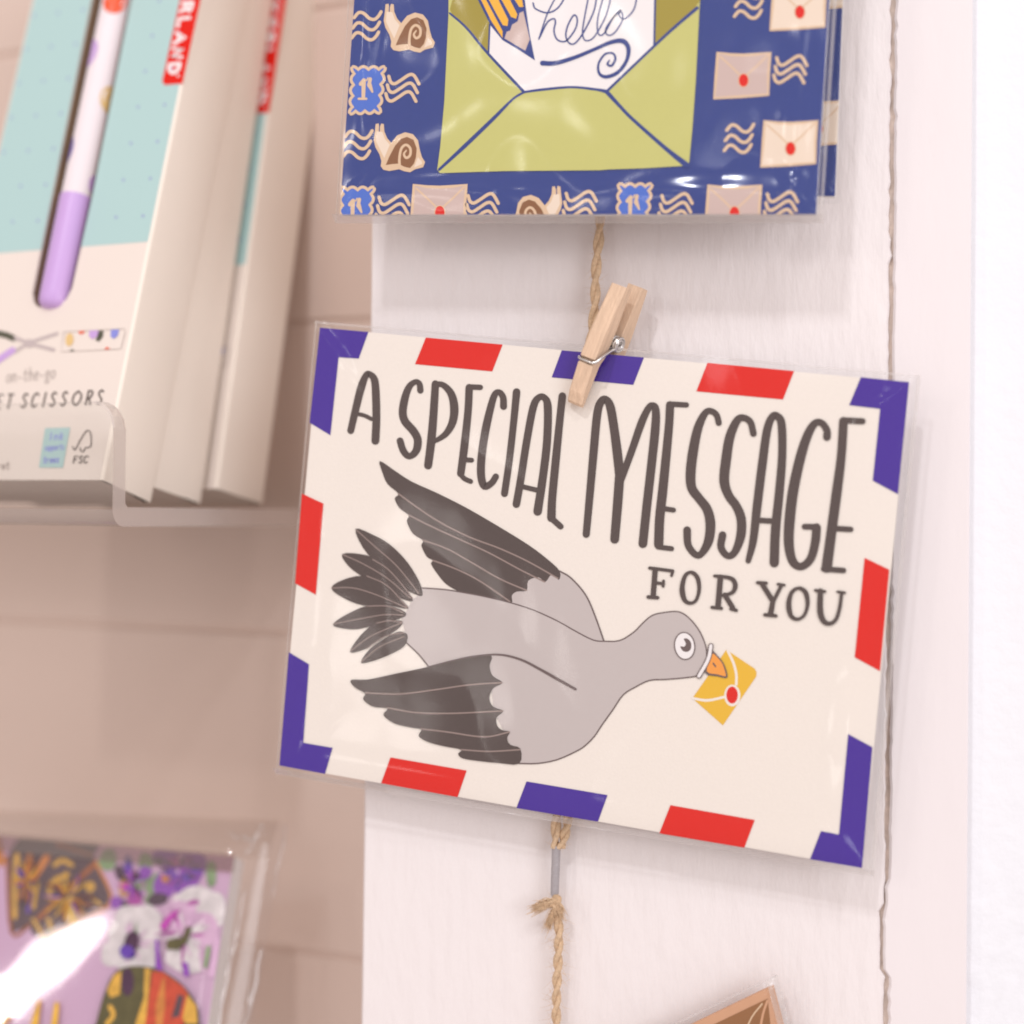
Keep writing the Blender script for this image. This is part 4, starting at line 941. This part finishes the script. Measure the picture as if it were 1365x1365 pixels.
for c, rx, ry, m, a in (((690, 320), 55, 75, kl, .3), ((930, 330), 45, 60, kl, 0), ((980, 470), 40, 70, kl, .5), ((970, 570), 45, 40, kl, 0), ((1350, 410), 35, 85, kl, 0), ((1180, 250), 150, 34, kp, .1), ((1060, 310), 90, 60, kp, .2), ((1240, 340), 85, 75, kp, 0), ((1180, 430), 120, 90, kp, -.6), ((1050, 480), 70, 90, kp, .3), ((1010, 570), 70, 40, kdk, -.2), ((1190, 340), 45, 32, kdk, -.3), ((1020, 330), 40, 28, kdk, .3), ((1090, 390), 58, 40, kk, 0), ((1068, 435), 38, 33, ko, 0),
        ((770, 400), 35, 50, kdk, -.4), ((820, 350), 28, 60, kv, 0), ((900, 430), 65, 42, kdk, -.6), ((930, 395), 40, 40, kp, 0), ((860, 560), 48, 55, km, 0), ((750, 590), 45, 40, kp, 0), ((800, 610), 25, 30, kdk, 0), ((800, 490), 36, 66, kg, .1),
        ((840, 690), 120, 80, kw, -.2), ((960, 740), 80, 130, kw, 0), ((750, 790), 60, 80, kw, 0), ((720, 920), 70, 90, kw, 0), ((860, 960), 130, 70, kw, 0), ((960, 900), 70, 110, kw, 0), ((850, 850), 120, 120, kw, 0), ((825, 895), 55, 62, kv, .3), ((852, 850), 46, 78, kdk, .2),
        ((1240, 560), 130, 75, kw, -.2), ((1340, 640), 110, 120, kw, 0), ((1150, 690), 110, 110, kk, 0), ((1290, 800), 120, 150, kk, 0), ((1200, 930), 150, 110, kw, .2), ((1360, 940), 90, 130, kk, 0), ((1240, 590), 40, 18, km, -.2)): pr.poly([(c[0] + (rx * cos(t) * cos(a) - ry * sin(t) * sin(a)) * (1 + .18 * noise.noise(V((cos(t) * 1.7, sin(t) * 1.7, c[0] * .01)))), c[1] + (rx * cos(t) * sin(a) + ry * sin(t) * cos(a)) * (1 + .18 * noise.noise(V((cos(t) * 1.7, sin(t) * 1.7, c[0] * .01))))) for t in [2 * pi * i / 22 for i in range(22)]], m)
rnd = random.Random(5)
def petals(cx, cy, R, n, w0, w1, ms, sx=1.0, sy=1.0):
    for i in range(n):
        t = 2 * pi * i / n + rnd.uniform(-.3, .3); r0 = R * rnd.uniform(.15, .35); r1 = R * rnd.uniform(.7, 1.05); k = rnd.uniform(-.25, .25)
        pr.stroke([(cx + sx * cos(t) * r0, cy + sy * sin(t) * r0), (cx + sx * cos(t + k * .5) * (r0 + r1) / 2, cy + sy * sin(t + k * .5) * (r0 + r1) / 2), (cx + sx * cos(t + k) * r1, cy + sy * sin(t + k) * r1)], [w0, w1, 4], rnd.choice(ms), 4)
petals(1150, 390, 150, 26, 20, 26, [kp, kv, km, kdk, kp], 1.0, .8); petals(850, 850, 150, 18, 16, 14, [kk, kl, kw, kk], 1.0, .95); petals(1180, 790, 210, 26, 18, 16, [kk, kw, km, kk, kw], .9, 1.0)
petals(850, 470, 110, 18, 18, 16, [kp, kdk, km, kl]); petals(450, 560, 160, 22, 12, 14, [kg, kd, kr, kv], 1.2, 1.0); petals(180, 450, 150, 20, 12, 16, [kg, ko, kd, kv], .6, 1.2); petals(1060, 1270, 180, 20, 14, 22, [kre, ko, kd, kr], .8, 1.1); petals(790, 1260, 150, 18, 12, 18, [kol, kd, kg], .7, 1.1)
pr.ell((852, 850), 44, 74, kdk, .2); pr.ell((825, 905), 46, 40, kv, .3)
pr.poly([(1080, 835), (1180, 815), (1205, 745), (1240, 755), (1205, 850), (1150, 895), (1075, 890)], kol)
pr.stroke([(1060, 745), (1100, 690), (1160, 640)], [50, 36, 14], km, 4); pr.stroke([(1015, 840), (1020, 930), (1030, 1030)], [22, 26, 44], kp, 3); pr.stroke([(1195, 990), (1205, 1050)], 34, kp, 0); pr.stroke([(1345, 880), (1325, 1000)], 26, kl, 0)
pr.poly([(610, 1500), (630, 1365), (680, 1180), (740, 1050), (820, 1005), (930, 1000), (1050, 1030), (1180, 1120), (1268, 1245), (1285, 1365), (1280, 1500)], kol, 3)
pr.poly([(700, 1150), (745, 1055), (790, 1030), (780, 1180), (720, 1200)], kg); pr.poly([(940, 1010), (975, 1020), (945, 1365), (900, 1500), (880, 1365), (935, 1200)], kg)
pr.poly([(985, 1030), (1050, 1035), (1180, 1125), (1220, 1180), (1190, 1365), (1150, 1500), (920, 1500), (960, 1250)], kre); pr.poly([(1150, 1180), (1190, 1190), (1160, 1320), (1110, 1330)], kd); pr.poly([(1210, 1180), (1268, 1250), (1275, 1365), (1200, 1365), (1180, 1330)], kg)
pr.stroke([(1060, 1080), (1040, 1250), (1030, 1400)], [14, 60, 40], ko, 4); pr.stroke([(720, 1260), (740, 1310), (700, 1365)], 30, kg, 3); pr.ell((830, 1100), 40, 90, kdk)
pr.poly([(258, 1215), (280, 1215), (262, 1365), (240, 1500), (180, 1500), (215, 1365)], K('letter_gold', (.78, .42, .05))); pr.poly([(365, 1230), (395, 1230), (385, 1365), (370, 1500), (330, 1500), (345, 1365)], K('letter_gold', (.78, .42, .05)))
pr.stroke([(-20, 1420), (40, 1360), (75, 1325)], 26, K('letter_gold', (.78, .42, .05)), 3)
pr.build('printed_art', pack)
# clear film wrapped round it, with a buckle across the front
fc = [pk(-260, 1068), pk(371, 1092), pk(268, 1680), pk(-360, 1600)]
rA, rB = pk(-10, 1345), pk(140, 1222)
rd = (rB - rA).normalized(); rq = rd.cross(pn).normalized()
mb = MB(); rows = []
NXf, NZf = 90, 70
for j in range(NZf + 1):
    b = j / NZf; r = []
    for i in range(NXf + 1):
        a = i / NXf; p = (fc[0] * (1 - a) + fc[1] * a) * (1 - b) + (fc[3] * (1 - a) + fc[2] * a) * b
        e = min(1.0, (1 - a) / 0.085, b / 0.085); e = max(0.0, e) ** 0.6
        q = p - rA; dd = q.dot(rq); al = q.dot(rd)
        h = 0.0016 * math.exp(-(dd / 0.0055) ** 2) * (1 / (1 + math.exp((al - 0.034) / 0.003)))
        h = 0.00004 * noise.noise(p * 55)
        r.append(p + pn * (-0.0070 + (0.0078 + 0.0) * e + h * e))
    rows.append(r)
mb.grid(rows, M_shell)
film_o = mb.build('clear_film', pack, smooth=True)
mb = MB()
def rib(p, q, wd, hgt, m=M_rib):
    A, B = pk(*p), pk(*q); d = (B - A).normalized(); s_ = d.cross(pn).normalized()
    rows = []
    for k in range(21):
        t = k / 20; c = A.lerp(B, t) + (pn * noise.noise(V((t * 4, p[0], 0))) + s_ * noise.noise(V((t * 5, p[1], 4)))) * 0.0012
        wk = wd * (0.25 + 0.75 * sin(pi * t) ** .5) * (0.8 + 0.5 * noise.noise(V((t * 6, p[0], 9))))
        rows.append([c + s_ * (wk * cos(x)) + pn * (hgt + wk * 0.8 * sin(x)) for x in [pi * y / 8 for y in range(9)]])
    mb.grid(rows, m)
for m_ in (M_rib,): pass
mb.face([pk(-260, 1088) + pn * .0012, pk(316, 1140) + pn * .0012, pk(313, 1164) + pn * .0012, pk(-260, 1112) + pn * .0012], M_top_shade)
mb.face([pk(-260, 1066) - pn * .0035, pk(366, 1090) - pn * .0035, pk(352, 1142) - pn * .0035, pk(-260, 1104) - pn * .0035], M_header_shade)
rib((326, 1188), (283, 1400), 0.0010, -0.0003); rib((343, 1262), (308, 1420), 0.0010, -0.0032)
rib((352, 1098), (328, 1140), 0.0007, 0.0002); rib((300, 1110), (340, 1120), 0.0006, -0.002); rib((372, 1094), (352, 1190), 0.0004, -0.0062)
mb.build('film_folds_and_shade', pack, smooth=True)
